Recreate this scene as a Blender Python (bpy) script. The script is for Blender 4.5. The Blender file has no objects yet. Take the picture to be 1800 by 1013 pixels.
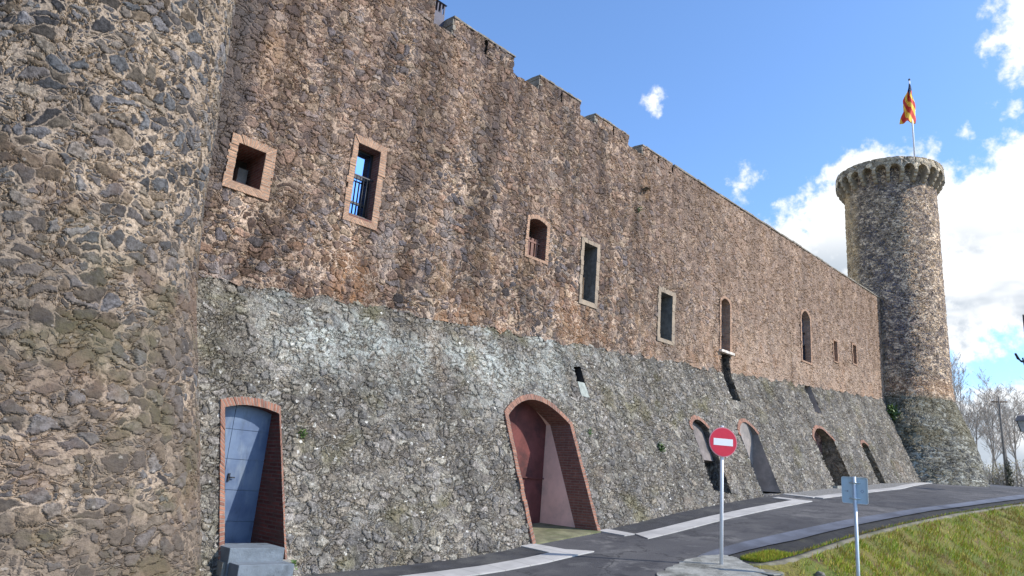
import bpy, math, random
import numpy as np
from mathutils import Matrix, Vector
rnd = random.Random(7)
SC = bpy.context.scene
COL = SC.collection

# ------------------------------------------------------------------ camera
cam_d = bpy.data.cameras.new('camera'); cam = bpy.data.objects.new('camera', cam_d); COL.objects.link(cam)
R = [[0.700318, -0.236875, -0.673383], [-0.709353, -0.125434, -0.693603], [0.079832, 0.963409, -0.255872]]
CAM = Vector((0.0, -12.0, 0.0))                      # heights are measured from eye level
cam.matrix_world = Matrix.Translation(CAM) @ Matrix(R).to_4x4()
cam_d.sensor_width = 36.0; cam_d.lens = 25.0; cam_d.clip_start = 0.1; cam_d.clip_end = 9000
SC.camera = cam
SC.view_settings.view_transform = 'Standard'; SC.view_settings.look = 'None'
SC.view_settings.exposure = 0.3; SC.view_settings.gamma = 1.0
SC.cycles.max_bounces = 4; SC.cycles.diffuse_bounces = 2; SC.cycles.glossy_bounces = 2

# ------------------------------------------------------------------ sun and sky
SUN_AZ, SUN_EL = math.radians(147), math.radians(38)   # azimuth from +Y towards +X
sdir = Vector((math.sin(SUN_AZ)*math.cos(SUN_EL), math.cos(SUN_AZ)*math.cos(SUN_EL), math.sin(SUN_EL)))
sun_d = bpy.data.lights.new('sun', 'SUN'); sun_d.energy = 4.6; sun_d.angle = math.radians(0.5); sun_d.color = (1.0, 0.93, 0.83)
sun = bpy.data.objects.new('sun', sun_d); COL.objects.link(sun)
sun.rotation_euler = sdir.to_track_quat('Z', 'Y').to_euler()


class NT:
    """small helper around a node tree"""
    def __init__(s, tree): s.t = tree; s.n = tree.nodes; s.l = tree.links; s.n.clear()
    def new(s, k, **kw):
        n = s.n.new(k)
        for a, v in kw.items(): setattr(n, a, v)
        return n
    def set(s, sock, v):
        if isinstance(v, bpy.types.NodeSocket): s.l.new(v, sock)
        elif v is not None:
            if isinstance(v, (tuple, list)) and len(v) == 3 and sock.type == 'RGBA': v = (*v, 1)
            sock.default_value = v
    def m(s, op, a, b=None, c=None, clamp=False):
        n = s.new('ShaderNodeMath', operation=op, use_clamp=clamp)
        for i, v in enumerate((a, b, c)):
            if v is not None: s.set(n.inputs[i], v)
        return n.outputs[0]
    def vm(s, op, a, b=None, out=0):
        n = s.new('ShaderNodeVectorMath', operation=op); s.set(n.inputs[0], a)
        if b is not None: s.set(n.inputs['Scale' if op == 'SCALE' else 1], b)
        return n.outputs[out]
    def mix(s, f, a, b, mode='MIX'):
        n = s.new('ShaderNodeMix', data_type='RGBA', blend_type=mode); n.clamp_factor = True
        s.set(n.inputs['Factor'], f); s.set(n.inputs[6], a); s.set(n.inputs[7], b)
        return n.outputs[2]
    def fmix(s, f, a, b):
        n = s.new('ShaderNodeMix', data_type='FLOAT'); s.set(n.inputs[0], f); s.set(n.inputs[2], a); s.set(n.inputs[3], b)
        return n.outputs[0]
    def noise(s, v, scale, detail=3, rough=0.55, dim='3D', out=0):
        n = s.new('ShaderNodeTexNoise', noise_dimensions=dim)
        s.set(n.inputs['Vector'], v); n.inputs['Scale'].default_value = scale
        n.inputs['Detail'].default_value = detail; n.inputs['Roughness'].default_value = rough
        return n.outputs[out]
    def vor(s, v, scale, feat='F1', rand=1.0, dim='2D'):
        n = s.new('ShaderNodeTexVoronoi', voronoi_dimensions=dim, feature=feat)
        s.set(n.inputs['Vector'], v); n.inputs['Scale'].default_value = scale; n.inputs['Randomness'].default_value = rand
        return n
    def ss(s, x, a, b, lo=0.0, hi=1.0):
        n = s.new('ShaderNodeMapRange', interpolation_type='SMOOTHSTEP')
        for i, v in enumerate((x, a, b, lo, hi)): s.set(n.inputs[i], v)
        return n.outputs[0]
    def ramp(s, f, stops, interp='LINEAR'):
        n = s.new('ShaderNodeValToRGB'); cr = n.color_ramp; cr.interpolation = interp
        while len(cr.elements) < len(stops): cr.elements.new(0.5)
        for e, (p, c) in zip(cr.elements, stops): e.position = p; e.color = (*c, 1)
        s.set(n.inputs[0], f); return n.outputs[0]
    def sep(s, v):
        n = s.new('ShaderNodeSeparateXYZ'); s.set(n.inputs[0], v); return n.outputs
    def comb(s, x, y, z=0.0):
        n = s.new('ShaderNodeCombineXYZ')
        for i, v in enumerate((x, y, z)): s.set(n.inputs[i], v)
        return n.outputs[0]


# ---- world: physical sky with a procedural cloud field laid out by direction
W = bpy.data.worlds.new('World'); SC.world = W; W.use_nodes = True
t = NT(W.node_tree)
sky = t.new('ShaderNodeTexSky', sky_type='NISHITA'); sky.sun_disc = False
sky.sun_elevation = SUN_EL; sky.sun_rotation = SUN_AZ
sky.air_density = 1.0; sky.dust_density = 0.6; sky.ozone_density = 2.0
dirv = t.new('ShaderNodeTexCoord').outputs['Generated']
dirn = t.vm('NORMALIZE', dirv)
# (azimuth, elevation, angular radius, weight)
CL = [(55.3, 30.0, .016, .80), (62.8, 23.4, .018, .44), (78.7, 25.2, .011, .42), (81.8, 26.4, .014, .5), (84.6, 30.5, .045, 1.1),
      (75.4, 20.6, .052, 1.1), (78.6, 19.4, .055, 1.1), (82.2, 20.4, .060, 1.1), (86, 21.5, .08, 1.1), (71.2, 18.4, .055, 1.1), (67.6, 16.4, .062, 1.1), (69.6, 20.6, .045, 1.0), (72.8, 22.0, .045, 1.0),
      (63.5, 12.5, .075, 1.1), (78.2, 15.2, .055, 1.1), (82.5, 14.6, .055, 1.0), (70, 13.5, .08, 1.1), (74, 14, .09, 1.1), (87, 14, .08, 1.),
      (76.5, 4.6, .055, 1.2), (79.8, 5.2, .055, 1.2), (83.5, 5.6, .060, 1.2), (72, 4.5, .08, 1.2), (-15, 20, .25, 1.0), (-60, 20, .35, 1.0), (110, 8, .15, 1.0)]
field = None
for az_, el_, r, wt in CL:
    a_, e_ = math.radians(az_), math.radians(el_)
    dv = (math.sin(a_)*math.cos(e_), math.cos(a_)*math.cos(e_), math.sin(e_))
    ang = t.vm('DISTANCE', dirn, dv, out=1)
    f = t.m('MULTIPLY_ADD', ang, -wt/(r*1.6), wt)
    field = f if field is None else t.m('SMOOTH_MAX', field, f, 0.12)
n1 = t.noise(dirn, 15.0, 7, 0.62)
n2 = t.noise(t.vm('ADD', dirn, (3.1, 1.7, 5.2)), 50.0, 4, 0.6)
fld = t.m('ADD', field, t.m('MULTIPLY', t.m('SUBTRACT', n1, 0.5), 1.5))
fld = t.m('ADD', fld, t.m('MULTIPLY', t.m('SUBTRACT', n2, 0.5), 0.9))
cover = t.ss(fld, 0.12, 0.52)
dens = t.ss(fld, 0.35, 0.85)
shade = t.noise(t.vm('MULTIPLY', dirn, (1, 1, 2.2)), 6.0, 4, 0.55)
elev = t.sep(dirn)[2]
greyf = t.m('MULTIPLY', t.m('MULTIPLY', t.ss(shade, 0.33, 0.52), dens), t.ss(elev, 0.36, 0.28))
ccol = t.mix(greyf, (6.9, 7.0, 7.1), (3.5, 3.95, 4.5))
skyc = t.mix(1.0, sky.outputs[0], (1.14, 1.40, 1.70), 'MULTIPLY')
full = t.mix(cover, skyc, ccol)
bg = t.new('ShaderNodeBackground'); t.set(bg.inputs[0], full); bg.inputs[1].default_value = 0.14
wo = t.new('ShaderNodeOutputWorld'); t.l.new(bg.outputs[0], wo.inputs[0])


# ------------------------------------------------------------------ object helpers
def tag(o, label=None, cat=None, group=None, kind=None):
    if label: o['label'] = label
    if cat: o['category'] = cat
    if group: o['group'] = group
    if kind: o['kind'] = kind
    return o

def empty(name, loc, label, cat, group=None):
    o = bpy.data.objects.new(name, None); o.location = loc; o.empty_display_size = 0.2
    COL.objects.link(o); PARENTLOC[o.name] = Vector(loc)
    return tag(o, label, cat, group)
PARENTLOC = {}

def link(me, name, parent=None, label=None):
    """mesh data is in world coordinates; shift it to hang under its parent"""
    o = bpy.data.objects.new(name, me); COL.objects.link(o)
    if parent is not None:
        off = Vector((0, 0, 0)); p = parent
        while p is not None: off += p.location; p = p.parent
        me.transform(Matrix.Translation(-off)); o.parent = parent
    if label: o['label'] = label
    return o

class MB:
    """mesh builder: verts, faces, per-loop uv, material index"""
    def __init__(s): s.v = []; s.f = []; s.uv = []; s.mi = []; s.sm = []
    def face(s, pts, uv=None, mi=0, smooth=False):
        b = len(s.v); s.v += [tuple(p) for p in pts]; s.f.append(tuple(range(b, b + len(pts))))
        if uv is None:
            p0 = Vector(pts[0]); nrm = (Vector(pts[1]) - p0).cross(Vector(pts[-1]) - p0)
            ax = max(range(3), key=lambda i: abs(nrm[i]))
            uv = [((p[1], p[2]) if ax == 0 else (p[0], p[2]) if ax == 1 else (p[0], p[1])) for p in pts]
        s.uv += list(uv); s.mi.append(mi); s.sm.append(smooth)
    def box(s, lo, hi, mi=0, M=None):
        x0, y0, z0 = lo; x1, y1, z1 = hi
        c = [(x0,y0,z0),(x1,y0,z0),(x1,y1,z0),(x0,y1,z0),(x0,y0,z1),(x1,y0,z1),(x1,y1,z1),(x0,y1,z1)]
        for q in ((0,3,2,1),(4,5,6,7),(0,1,5,4),(1,2,6,5),(2,3,7,6),(3,0,4,7)):
            pts = [c[i] for i in q]
            n = (Vector(pts[1])-Vector(pts[0])).cross(Vector(pts[2])-Vector(pts[0])); ax = max(range(3), key=lambda i: abs(n[i]))
            uv = [((p[1], p[2]) if ax == 0 else (p[0], p[2]) if ax == 1 else (p[0], p[1])) for p in pts]
            if M is not None: pts = [M @ Vector(p) for p in pts]
            s.face(pts, uv, mi)
    def tube(s, path, rad, n=8, mi=0, cap=True):
        rings = []
        for i, p in enumerate(path):
            p = Vector(p); a = Vector(path[max(0, i-1)]); b = Vector(path[min(len(path)-1, i+1)])
            d = (b - a).normalized(); u = d.cross(Vector((0.31, 0.87, 0.38)) if abs(d.z) > .7 else Vector((0, 0, 1))).normalized(); w = d.cross(u)
            r = rad[i] if isinstance(rad, (list, tuple)) else rad
            rings.append([p + (u*math.cos(2*math.pi*k/n) + w*math.sin(2*math.pi*k/n))*r for k in range(n)])
        for i in range(len(rings)-1):
            for k in range(n):
                k2 = (k+1) % n
                s.face([rings[i][k], rings[i][k2], rings[i+1][k2], rings[i+1][k]], mi=mi, smooth=True)
        if cap: s.face(rings[0][::-1], mi=mi); s.face(rings[-1], mi=mi)
    def build(s, name, mats, parent=None, label=None, merge=True, bevel=0):
        me = bpy.data.meshes.new(name)
        me.from_pydata([tuple(v) for v in s.v], [], s.f)
        uvl = me.uv_layers.new(name='UVMap'); uvl.data.foreach_set('uv', np.array(s.uv, np.float32).ravel())
        for m in (mats if isinstance(mats, (list, tuple)) else [mats]): me.materials.append(m)
        me.polygons.foreach_set('material_index', s.mi); me.polygons.foreach_set('use_smooth', s.sm)
        if merge:
            import bmesh
            bm = bmesh.new(); bm.from_mesh(me); bmesh.ops.remove_doubles(bm, verts=bm.verts, dist=1e-4)
            bmesh.ops.recalc_face_normals(bm, faces=bm.faces)
            bm.to_mesh(me); bm.free()
        me.update()
        o = link(me, name, parent, label)
        if bevel:
            b = o.modifiers.new('bevel', 'BEVEL'); b.width = bevel; b.segments = 2; b.limit_method = 'ANGLE'
        return o

def grid(name, P, UV, mats, parent=None, drop=None, wrap=False, smooth=True):
    """P: (rows, cols, 3) world points, UV: (rows, cols, 2)"""
    r, c = P.shape[:2]
    idx = np.arange(r*c).reshape(r, c)
    a, b, cc, d = idx[:-1, :-1], idx[:-1, 1:], idx[1:, 1:], idx[1:, :-1]
    F = np.stack([a, b, cc, d], -1).reshape(-1, 4)
    if drop is not None: F = F[~drop.reshape(-1)]
    used, inv = np.unique(F, return_inverse=True)
    V = P.reshape(-1, 3)[used]; U = UV.reshape(-1, 2)[used]; F = inv.reshape(-1, 4)
    me = bpy.data.meshes.new(name)
    me.vertices.add(len(V)); me.vertices.foreach_set('co', V.astype(np.float32).ravel())
    me.loops.add(F.size); me.loops.foreach_set('vertex_index', F.astype(np.int32).ravel())
    me.polygons.add(len(F)); me.polygons.foreach_set('loop_start', np.arange(0, F.size, 4, dtype=np.int32))
    me.update(calc_edges=True)
    me.polygons.foreach_set('use_smooth', np.full(len(F), smooth))
    uvl = me.uv_layers.new(name='UVMap'); uvl.data.foreach_set('uv', U[F.ravel()].astype(np.float32).ravel())
    for m in (mats if isinstance(mats, (list, tuple)) else [mats]): me.materials.append(m)
    return link(me, name, parent)

# ------------------------------------------------------------------ materials
def mat(name):
    m = bpy.data.materials.new(name); m.use_nodes = True
    t = NT(m.node_tree)
    b = t.new('ShaderNodeBsdfPrincipled'); o = t.new('ShaderNodeOutputMaterial'); t.l.new(b.outputs[0], o.inputs[0])
    return m, t, b, o

def uvnode(t): return t.new('ShaderNodeUVMap', uv_map='UVMap').outputs[0]
def objc(t): return t.new('ShaderNodeTexCoord').outputs['Object']

def simple(name, col, rough=0.7, metal=0.0, var=0.25, scale=6.0, bump=0.0, bscale=40.0, dirt=None):
    m, t, b, o = mat(name)
    p = objc(t)
    n = t.noise(p, scale, 5, 0.6)
    f = t.ss(n, 0.3, 0.7)
    c = t.mix(f, tuple(x*(1-var) for x in col), tuple(min(1, x*(1+var)) for x in col))
    if dirt: c = t.mix(t.ss(t.noise(p, scale*.45, 6, 0.7), 0.48, 0.66), c, dirt)
    t.set(b.inputs['Base Color'], c); b.inputs['Roughness'].default_value = rough; b.inputs['Metallic'].default_value = metal
    if bump:
        bn = t.new('ShaderNodeBump'); bn.inputs['Strength'].default_value = 0.8; bn.inputs['Distance'].default_value = bump
        t.set(bn.inputs['Height'], t.noise(p, bscale, 4, 0.6)); t.l.new(bn.outputs[0], b.inputs['Normal'])
    return m

def rubble(name, S=2.6, S2=6.0, asp=1.45, big=0.45, mort=(0.03, 0.10), pal=(), mcol=(.40, .35, .28), mcol2=(.30, .27, .23),
           disp=0.045, patch=None, contrast=1.0, seed=0.0, skip=0.3, rag=1.0, crackw=0.09, gain=1.0, sat=1.0, hfine=0.75, crackt=(.44, .56), warm=None, fleck=0):
    """random rubble: big stones among small ones bedded in ragged mortar, with real relief"""
    m, t, b, o = mat(name)
    uv = uvnode(t)
    uv0 = t.vm('ADD', uv, (seed, seed*1.7, 0))
    w1 = t.vm('SCALE', t.vm('SUBTRACT', t.noise(uv0, 1.9, 1, 0.5, '2D', 1), (0.5, 0.5, 0.5)), 0.30)
    w2 = t.vm('SCALE', t.vm('SUBTRACT', t.noise(uv0, 9.0, 3, 0.65, '2D', 1), (0.5, 0.5, 0.5)), 0.13*rag)
    p = t.vm('MULTIPLY', t.vm('ADD', uv0, t.vm('ADD', w1, w2)), (1.0, asp, 0.0))
    v1 = t.vor(p, S); e1 = t.vor(p, S, 'DISTANCE_TO_EDGE').outputs['Distance']
    v2 = t.vor(p, S2); e2 = t.vor(p, S2, 'DISTANCE_TO_EDGE').outputs['Distance']
    c1 = t.sep(v1.outputs['Color']); c2 = t.sep(v2.outputs['Color'])
    fine = t.noise(uv0, 24.0, 4, 0.72, '2D')
    low = t.noise(uv0, 0.95, 4, 0.62, '2D')
    isbig = t.m('LESS_THAN', c1[0], big)
    jit = t.m('MULTIPLY', t.m('SUBTRACT', fine, 0.5), 0.30*rag)
    wide = t.m('MULTIPLY', t.m('SUBTRACT', low, 0.5), 0.22)          # joints wider in some places than in others
    k1 = t.ss(t.m('SUBTRACT', t.m('ADD', e1, jit), wide), mort[0], mort[1])
    k2 = t.ss(t.m('SUBTRACT', t.m('ADD', e2, jit), wide), mort[0]*1.3, mort[1]*1.5)
    k2 = t.m('MULTIPLY', k2, t.ss(e1, mort[0]*.6, mort[1]*.8))
    k2 = t.m('MULTIPLY', k2, t.m('GREATER_THAN', c2[2], skip))
    mask = t.fmix(isbig, k2, k1)
    rv = t.fmix(isbig, c2[1], c1[1]); rv2 = t.fmix(isbig, c2[0], c1[2])
    n_ = len(pal)
    sc = t.ramp(rv, [(i/n_, c) for i, c in enumerate(pal)], 'CONSTANT')
    br = t.m('MULTIPLY_ADD', rv2, 0.8*contrast, 1.0 - 0.4*contrast)
    mot = t.ss(t.noise(uv0, 13.0, 4, 0.75, '2D'), 0.30, 0.72, 0.52, 1.5)
    sc = t.vm('SCALE', sc, t.m('MULTIPLY', br, mot))
    mc = t.mix(t.ss(low, 0.38, 0.62), mcol2, mcol)
    mc = t.vm('SCALE', mc, t.ss(fine, 0.25, 0.75, 0.55, 1.4))
    col = t.mix(mask, mc, sc)
    ctx = dict(uv=uv, uv0=uv0, mask=mask, fine=fine, e1=e1, e2=e2)
    if patch: col = patch(t, ctx, col)
    if fleck:                                     # near-black flecks scattered by noise
        fl = t.m('MULTIPLY', t.ss(t.noise(t.vm('ADD', uv0, (9.0, 3.0, 0)), 15.0, 3, .7, '2D'), .54, .64), t.ss(low, .34, .6, .45, 1.0))
        col = t.mix(t.m('MULTIPLY', fl, fleck), col, (.035, .03, .03))
    if warm: col = t.mix(1.0, col, warm, 'MULTIPLY')
    hs = t.new('ShaderNodeHueSaturation'); hs.inputs['Saturation'].default_value = sat; hs.inputs['Value'].default_value = gain
    t.set(hs.inputs['Color'], col); col = hs.outputs[0]
    t.set(b.inputs['Base Color'], col); b.inputs['Roughness'].default_value = 0.95
    b.inputs['Specular IOR Level'].default_value = 0.2
    rr = t.fmix(isbig, t.m('MULTIPLY', t.ss(e2, 0.0, 0.22), 0.8), t.ss(e1, 0.0, 0.22))
    h = t.m('MULTIPLY', mask, t.m('MULTIPLY', rr, t.m('MULTIPLY_ADD', rv2, 0.9, 0.30)))
    h = t.m('ADD', h, t.m('MULTIPLY', t.m('SUBTRACT', fine, 0.5), hfine))
    h = t.m('ADD', h, t.m('MULTIPLY', t.m('SUBTRACT', low, 0.5), 1.0))
    # open joints here and there
    crack = t.m('MULTIPLY', t.ss(t.m('ADD', t.fmix(isbig, e2, e1), t.m('MULTIPLY', jit, .5)), crackw, crackw*.2), t.ss(t.noise(uv0, 2.6, 2, 0.6, '2D'), *crackt))
    h = t.m('SUBTRACT', h, t.m('MULTIPLY', crack, 1.8))
    d = t.new('ShaderNodeDisplacement'); t.set(d.inputs['Height'], h); d.inputs['Midlevel'].default_value = 0.3; d.inputs['Scale'].default_value = disp
    t.l.new(d.outputs[0], o.inputs['Displacement'])
    m.displacement_method = 'BOTH'
    return m

def n01(t, uv, scale, a, b, det=4, rough=.6, off=(0, 0, 0), mul=(1, 1, 1)):
    det = min(det, 4)
    return t.ss(t.noise(t.vm('MULTIPLY', t.vm('ADD', uv, off), mul), scale, det, rough), a, b)

def patch_wall(t, c, col):
    u, v = t.sep(c['uv'])[:2]
    hgt = t.m('SUBTRACT', v, t.m('MULTIPLY_ADD', u, 0.08, 2.35))           # height above the foot of the upper wall
    orange = t.m('MULTIPLY', n01(t, c['uv'], 0.55, 0.45, 0.62, 5, off=(3, 9, 0)), t.ss(hgt, 2.2, 0.2))
    col = t.mix(t.m('MULTIPLY', orange, t.m('MULTIPLY_ADD', c['mask'], 0.5, 0.1)), col, (0.25, 0.125, 0.05))
    ochre = n01(t, c['uv'], 0.9, 0.58, 0.72, 5, off=(30, 4, 0), mul=(1, .45, 1))
    col = t.mix(t.m('MULTIPLY', ochre, 0.55), col, (0.26, 0.155, 0.065))
    dark = t.m('MULTIPLY', n01(t, c['uv'], 1.1, 0.50, 0.68, 5, off=(8, 2, 0), mul=(1, .10, 1)), t.ss(hgt, 1.0, 5.5))
    col = t.mix(t.m('MULTIPLY', dark, 0.72), col, (0.05, 0.046, 0.05))
    grey = n01(t, c['uv'], 1.3, 0.56, 0.72, 4, off=(1, 22, 0), mul=(1, .3, 1))
    col = t.mix(t.m('MULTIPLY', grey, 0.5), col, (0.19, 0.175, 0.17))
    pale = n01(t, c['uv'], 0.7, 0.54, 0.70, 5, off=(41, 12, 0), mul=(1, .35, 1))
    col = t.mix(t.m('MULTIPLY', pale, t.m('MULTIPLY_ADD', c['mask'], -0.35, 0.6)), col, (0.30, 0.25, 0.20))
    skin = t.m('MULTIPLY', t.ss(hgt, 0.9, 3.6), n01(t, c['uv'], .8, .34, .56, 4, off=(17, 5, 0), mul=(1, .5, 1)))
    sk = t.mix(n01(t, c['uv'], 1.4, .38, .62, 4, off=(4, 44, 0), mul=(1, .18, 1)), (.140, .088, .066), (.225, .150, .105))
    col = t.mix(t.m('MULTIPLY', skin, .36), col, sk)
    col = t.vm('SCALE', col, t.ss(t.noise(t.vm('MULTIPLY', c['uv'], (1.1, .12, 1)), 1.0, 6, .68, '2D'), .30, .70, .68, 1.34))
    col = t.vm('SCALE', col, t.ss(t.noise(c['uv0'], 30.0, 2, .7, '2D'), .3, .7, .78, 1.22))
    blot = t.m('MULTIPLY', n01(t, c['uv'], 2.1, .54, .66, 4, .7, off=(33, 7, 0), mul=(1, .45, 1)), .72)
    col = t.mix(blot, col, (0.052, 0.042, 0.043))
    far = t.ss(u, 13.0, 26.0)
    pal2 = t.m('MULTIPLY', t.m('MULTIPLY', far, t.ss(hgt, 2.4, .6)), n01(t, c['uv'], 1.2, .35, .6, 4, off=(3, 31, 0)))
    col = t.mix(t.m('MULTIPLY', pal2, .5), col, (0.40, 0.315, 0.24))
    col = t.mix(t.m('MULTIPLY', far, 0.42), col, (0.335, 0.235, 0.168))
    # dark basalt quoins near the round turret
    q = t.m('MULTIPLY', t.ss(u, 4.9, 4.2), t.ss(v, 3.3, 5.2))
    return t.mix(t.m('MULTIPLY', q, 0.7), col, (0.055, 0.054, 0.058))

def spots(t, uv, scale, thr, dens):
    v = t.vor(t.vm('ADD', uv, t.vm('SCALE', t.noise(uv, 20, 2, out=1), 0.06)), scale)
    return t.m('MULTIPLY', t.ss(v.outputs['Distance'], thr, thr*.6), t.m('LESS_THAN', t.sep(v.outputs['Color'])[0], dens))

def patch_talus(t, c, col):
    u, v = t.sep(c['uv'])[:2]                    # v = metres down from the brow (negative)
    grain = t.noise(c['uv0'], 7.0, 6, 0.75)
    lich = t.m('MULTIPLY', t.m('MULTIPLY', n01(t, c['uv'], 0.8, 0.42, 0.60, 5, off=(5, 3, 0)), t.ss(v, -2.9, -0.2)), t.m('MULTIPLY', t.ss(u, 4.8, 6.6), t.ss(u, 17.5, 10.5)))
    col = t.mix(t.m('MULTIPLY', lich, t.ss(grain, 0.38, 0.56)), col, (0.29, 0.31, 0.295))
    l2 = n01(t, c['uv'], 1.5, 0.5, 0.68, 6, .7, off=(15, 8, 0))
    col = t.mix(t.m('MULTIPLY', l2, t.m('MULTIPLY', t.ss(grain, 0.45, 0.62), 0.6)), col, (0.25, 0.25, 0.23))
    moss = n01(t, c['uv'], 0.7, 0.54, 0.7, 5, off=(22, 18, 0))
    col = t.mix(t.m('MULTIPLY', moss, 0.55), col, (0.115, 0.105, 0.05))
    rust = n01(t, c['uv'], 0.5, 0.57, 0.72, 5, off=(2, 38, 0))
    col = t.mix(t.m('MULTIPLY', rust, 0.4), col, (0.19, 0.14, 0.10))
    dk = n01(t, c['uv'], 1.6, 0.55, 0.72, 5, off=(12, 28, 0), mul=(1, .6, 1))
    col = t.mix(t.m('MULTIPLY', dk, 0.45), col, (0.06, 0.06, 0.057))
    col = t.mix(t.m('MULTIPLY', spots(t, c['uv'], 3.0, 0.10, 0.22), t.ss(c['fine'], 0.38, 0.5)), col, (0.45, 0.44, 0.41))
    col = t.vm('SCALE', col, t.ss(t.noise(c['uv0'], 38.0, 2, .7, '2D'), .3, .7, .70, 1.32))
    col = t.vm('SCALE', col, t.ss(t.noise(t.vm('MULTIPLY', c['uv'], (1.0, .35, 1)), 1.0, 5, .65, '2D'), .32, .68, .76, 1.22))
    return t.mix(t.m('MULTIPLY', spots(t, c['uv'], 9.0, 0.20, 0.16), 0.6), col, (0.36, 0.36, 0.34))

def patch_turret(t, c, col):
    u, v = t.sep(c['uv'])[:2]
    footdark = t.m('MULTIPLY', t.ss(v, 3.4, 1.4), n01(t, c['uv'], 0.9, 0.34, 0.56, 5, off=(3, 3, 0)))  # brownish darkening towards the foot of the turret
    col = t.mix(t.m('MULTIPLY', footdark, 0.62), col, (0.105, 0.085, 0.066))
    moss = t.m('MULTIPLY', n01(t, c['uv'], 1.1, 0.48, 0.64, 5, off=(9, 14, 0)), t.ss(v, 3.6, 1.5))
    col = t.mix(t.m('MULTIPLY', moss, 0.5), col, (0.085, 0.08, 0.04))
    red = t.m('MULTIPLY', n01(t, c['uv'], 0.8, 0.5, 0.68, 5, off=(19, 4, 0)), t.ss(v, 4.5, 2.5))
    col = t.mix(t.m('MULTIPLY', red, 0.45), col, (0.18, 0.12, 0.088))
    return t.mix(t.m('MULTIPLY', spots(t, c['uv'], 5.0, 0.10, 0.16), 0.5), col, (0.32, 0.30, 0.27))

def patch_tower(t, c, col):
    u, v = t.sep(c['uv'])[:2]
    # bluish shade painted down the shaft's middle; cream repointing, sky light mixed in, on the left
    st = t.m('MULTIPLY', n01(t, c['uv'], 0.7, 0.36, 0.60, 5, off=(2, 2, 0), mul=(1, .3, 1)), t.m('MULTIPLY', t.ss(u, 6.05, 6.9), t.ss(u, 9.6, 7.8)))
    col = t.mix(t.m('MULTIPLY', st, t.m('MULTIPLY', t.m('MULTIPLY_ADD', c['mask'], 0.45, 0.05), t.ss(v, 5.2, 9.5))), col, (0.05, 0.05, 0.068))
    cr = t.m('MULTIPLY', t.ss(u, 6.5, 5.7), n01(t, c['uv'], 1.2, 0.3, 0.6, 4, off=(7, 7, 0), mul=(1, .5, 1)))
    col = t.mix(t.m('MULTIPLY', cr, 0.75), col, (0.34, 0.265, 0.175))
    low = t.m('MULTIPLY', t.ss(v, 5.7, 5.1), n01(t, c['uv'], 1.0, 0.3, 0.55, 4))
    col = t.mix(t.m('MULTIPLY', low, t.m('MULTIPLY', t.ss(v, 2.2, 3.0), 0.6)), col, (0.09, 0.083, 0.057))
    rim = t.m('MULTIPLY', t.ss(v, 5.3, 5.7), t.ss(v, 6.6, 5.9))
    return t.mix(t.m('MULTIPLY', rim, 0.22), col, (0.25, 0.15, 0.085))

PAL_WALL = [(.115,.076,.056), (.095,.082,.080), (.165,.115,.080), (.062,.054,.054), (.14,.117,.10), (.10,.068,.053), (.19,.145,.10), (.08,.073,.078), (.135,.085,.058)]
PAL_TAL = [(.142,.132,.117), (.115,.109,.102), (.165,.154,.132), (.102,.092,.082), (.145,.128,.106), (.088,.084,.081), (.15,.138,.126)]
PAL_TUR = [(.092,.09,.094), (.07,.073,.078), (.135,.115,.092), (.108,.095,.083), (.056,.055,.058), (.14,.11,.08), (.085,.078,.076), (.11,.105,.102)]
PAL_TOW = [(.095,.078,.07), (.068,.059,.058), (.13,.107,.085), (.05,.046,.05), (.105,.09,.08)]
M_WALL = rubble('upper wall rubble', 4.9, 10.5, 1.45, 0.50, (0.0, 0.09), PAL_WALL, (.35, .265, .195), (.21, .158, .12), 0.027, patch_wall, seed=3.3, skip=.22, gain=1.2, sat=.92, rag=.75, hfine=.6, contrast=1.5, warm=(1.03, .98, .955), fleck=.6)
M_TAL = rubble('talus rubble', 5.2, 11.0, 1.4, 0.5, (0.0, 0.07), PAL_TAL, (.185, .168, .142), (.13, .118, .10), 0.022, patch_talus, contrast=.75, seed=11.0, skip=.1, crackw=.15, gain=1.26, sat=1.0, hfine=.6, warm=(1.015, 1.0, .975), fleck=.5, rag=.75, crackt=(.40, .52))
M_TUR = rubble('turret rubble', 4.4, 9.6, 1.5, 0.55, (0.02, 0.12), PAL_TUR, (.345, .28, .215), (.235, .19, .15), 0.025, patch_turret, seed=23.0, skip=.28, gain=1.06, sat=.98, rag=.75, hfine=.6, contrast=1.45, warm=(1.03, .99, .96), fleck=.45)
M_TOW = rubble('tower rubble', 5.4, 9.0, 2.1, 0.5, (0.03, 0.11), PAL_TOW, (.31, .26, .21), (.235, .20, .168), 0.04, patch_tower, seed=31.0, skip=.3, gain=2.5, sat=1.1, warm=(1.04, .99, .93), fleck=.3, contrast=1.2)
M_TOWB = rubble('tower base rubble', 4.6, 8.0, 1.8, 0.4, (0.0, 0.08), [(.105,.10,.083), (.075,.073,.065), (.125,.118,.10), (.06,.06,.057), (.105,.10,.08)], (.235, .232, .205), (.165, .16, .138), 0.05,
                lambda t, c, col: t.mix(t.m('MULTIPLY', t.ss(t.sep(c['uv'])[1], 2.7, 3.4), t.m('MULTIPLY', n01(t, c['uv'], .8, .3, .6), .55)), col, (0.09, 0.078, 0.047)), seed=41.0, gain=1.7, sat=1.1)

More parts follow.
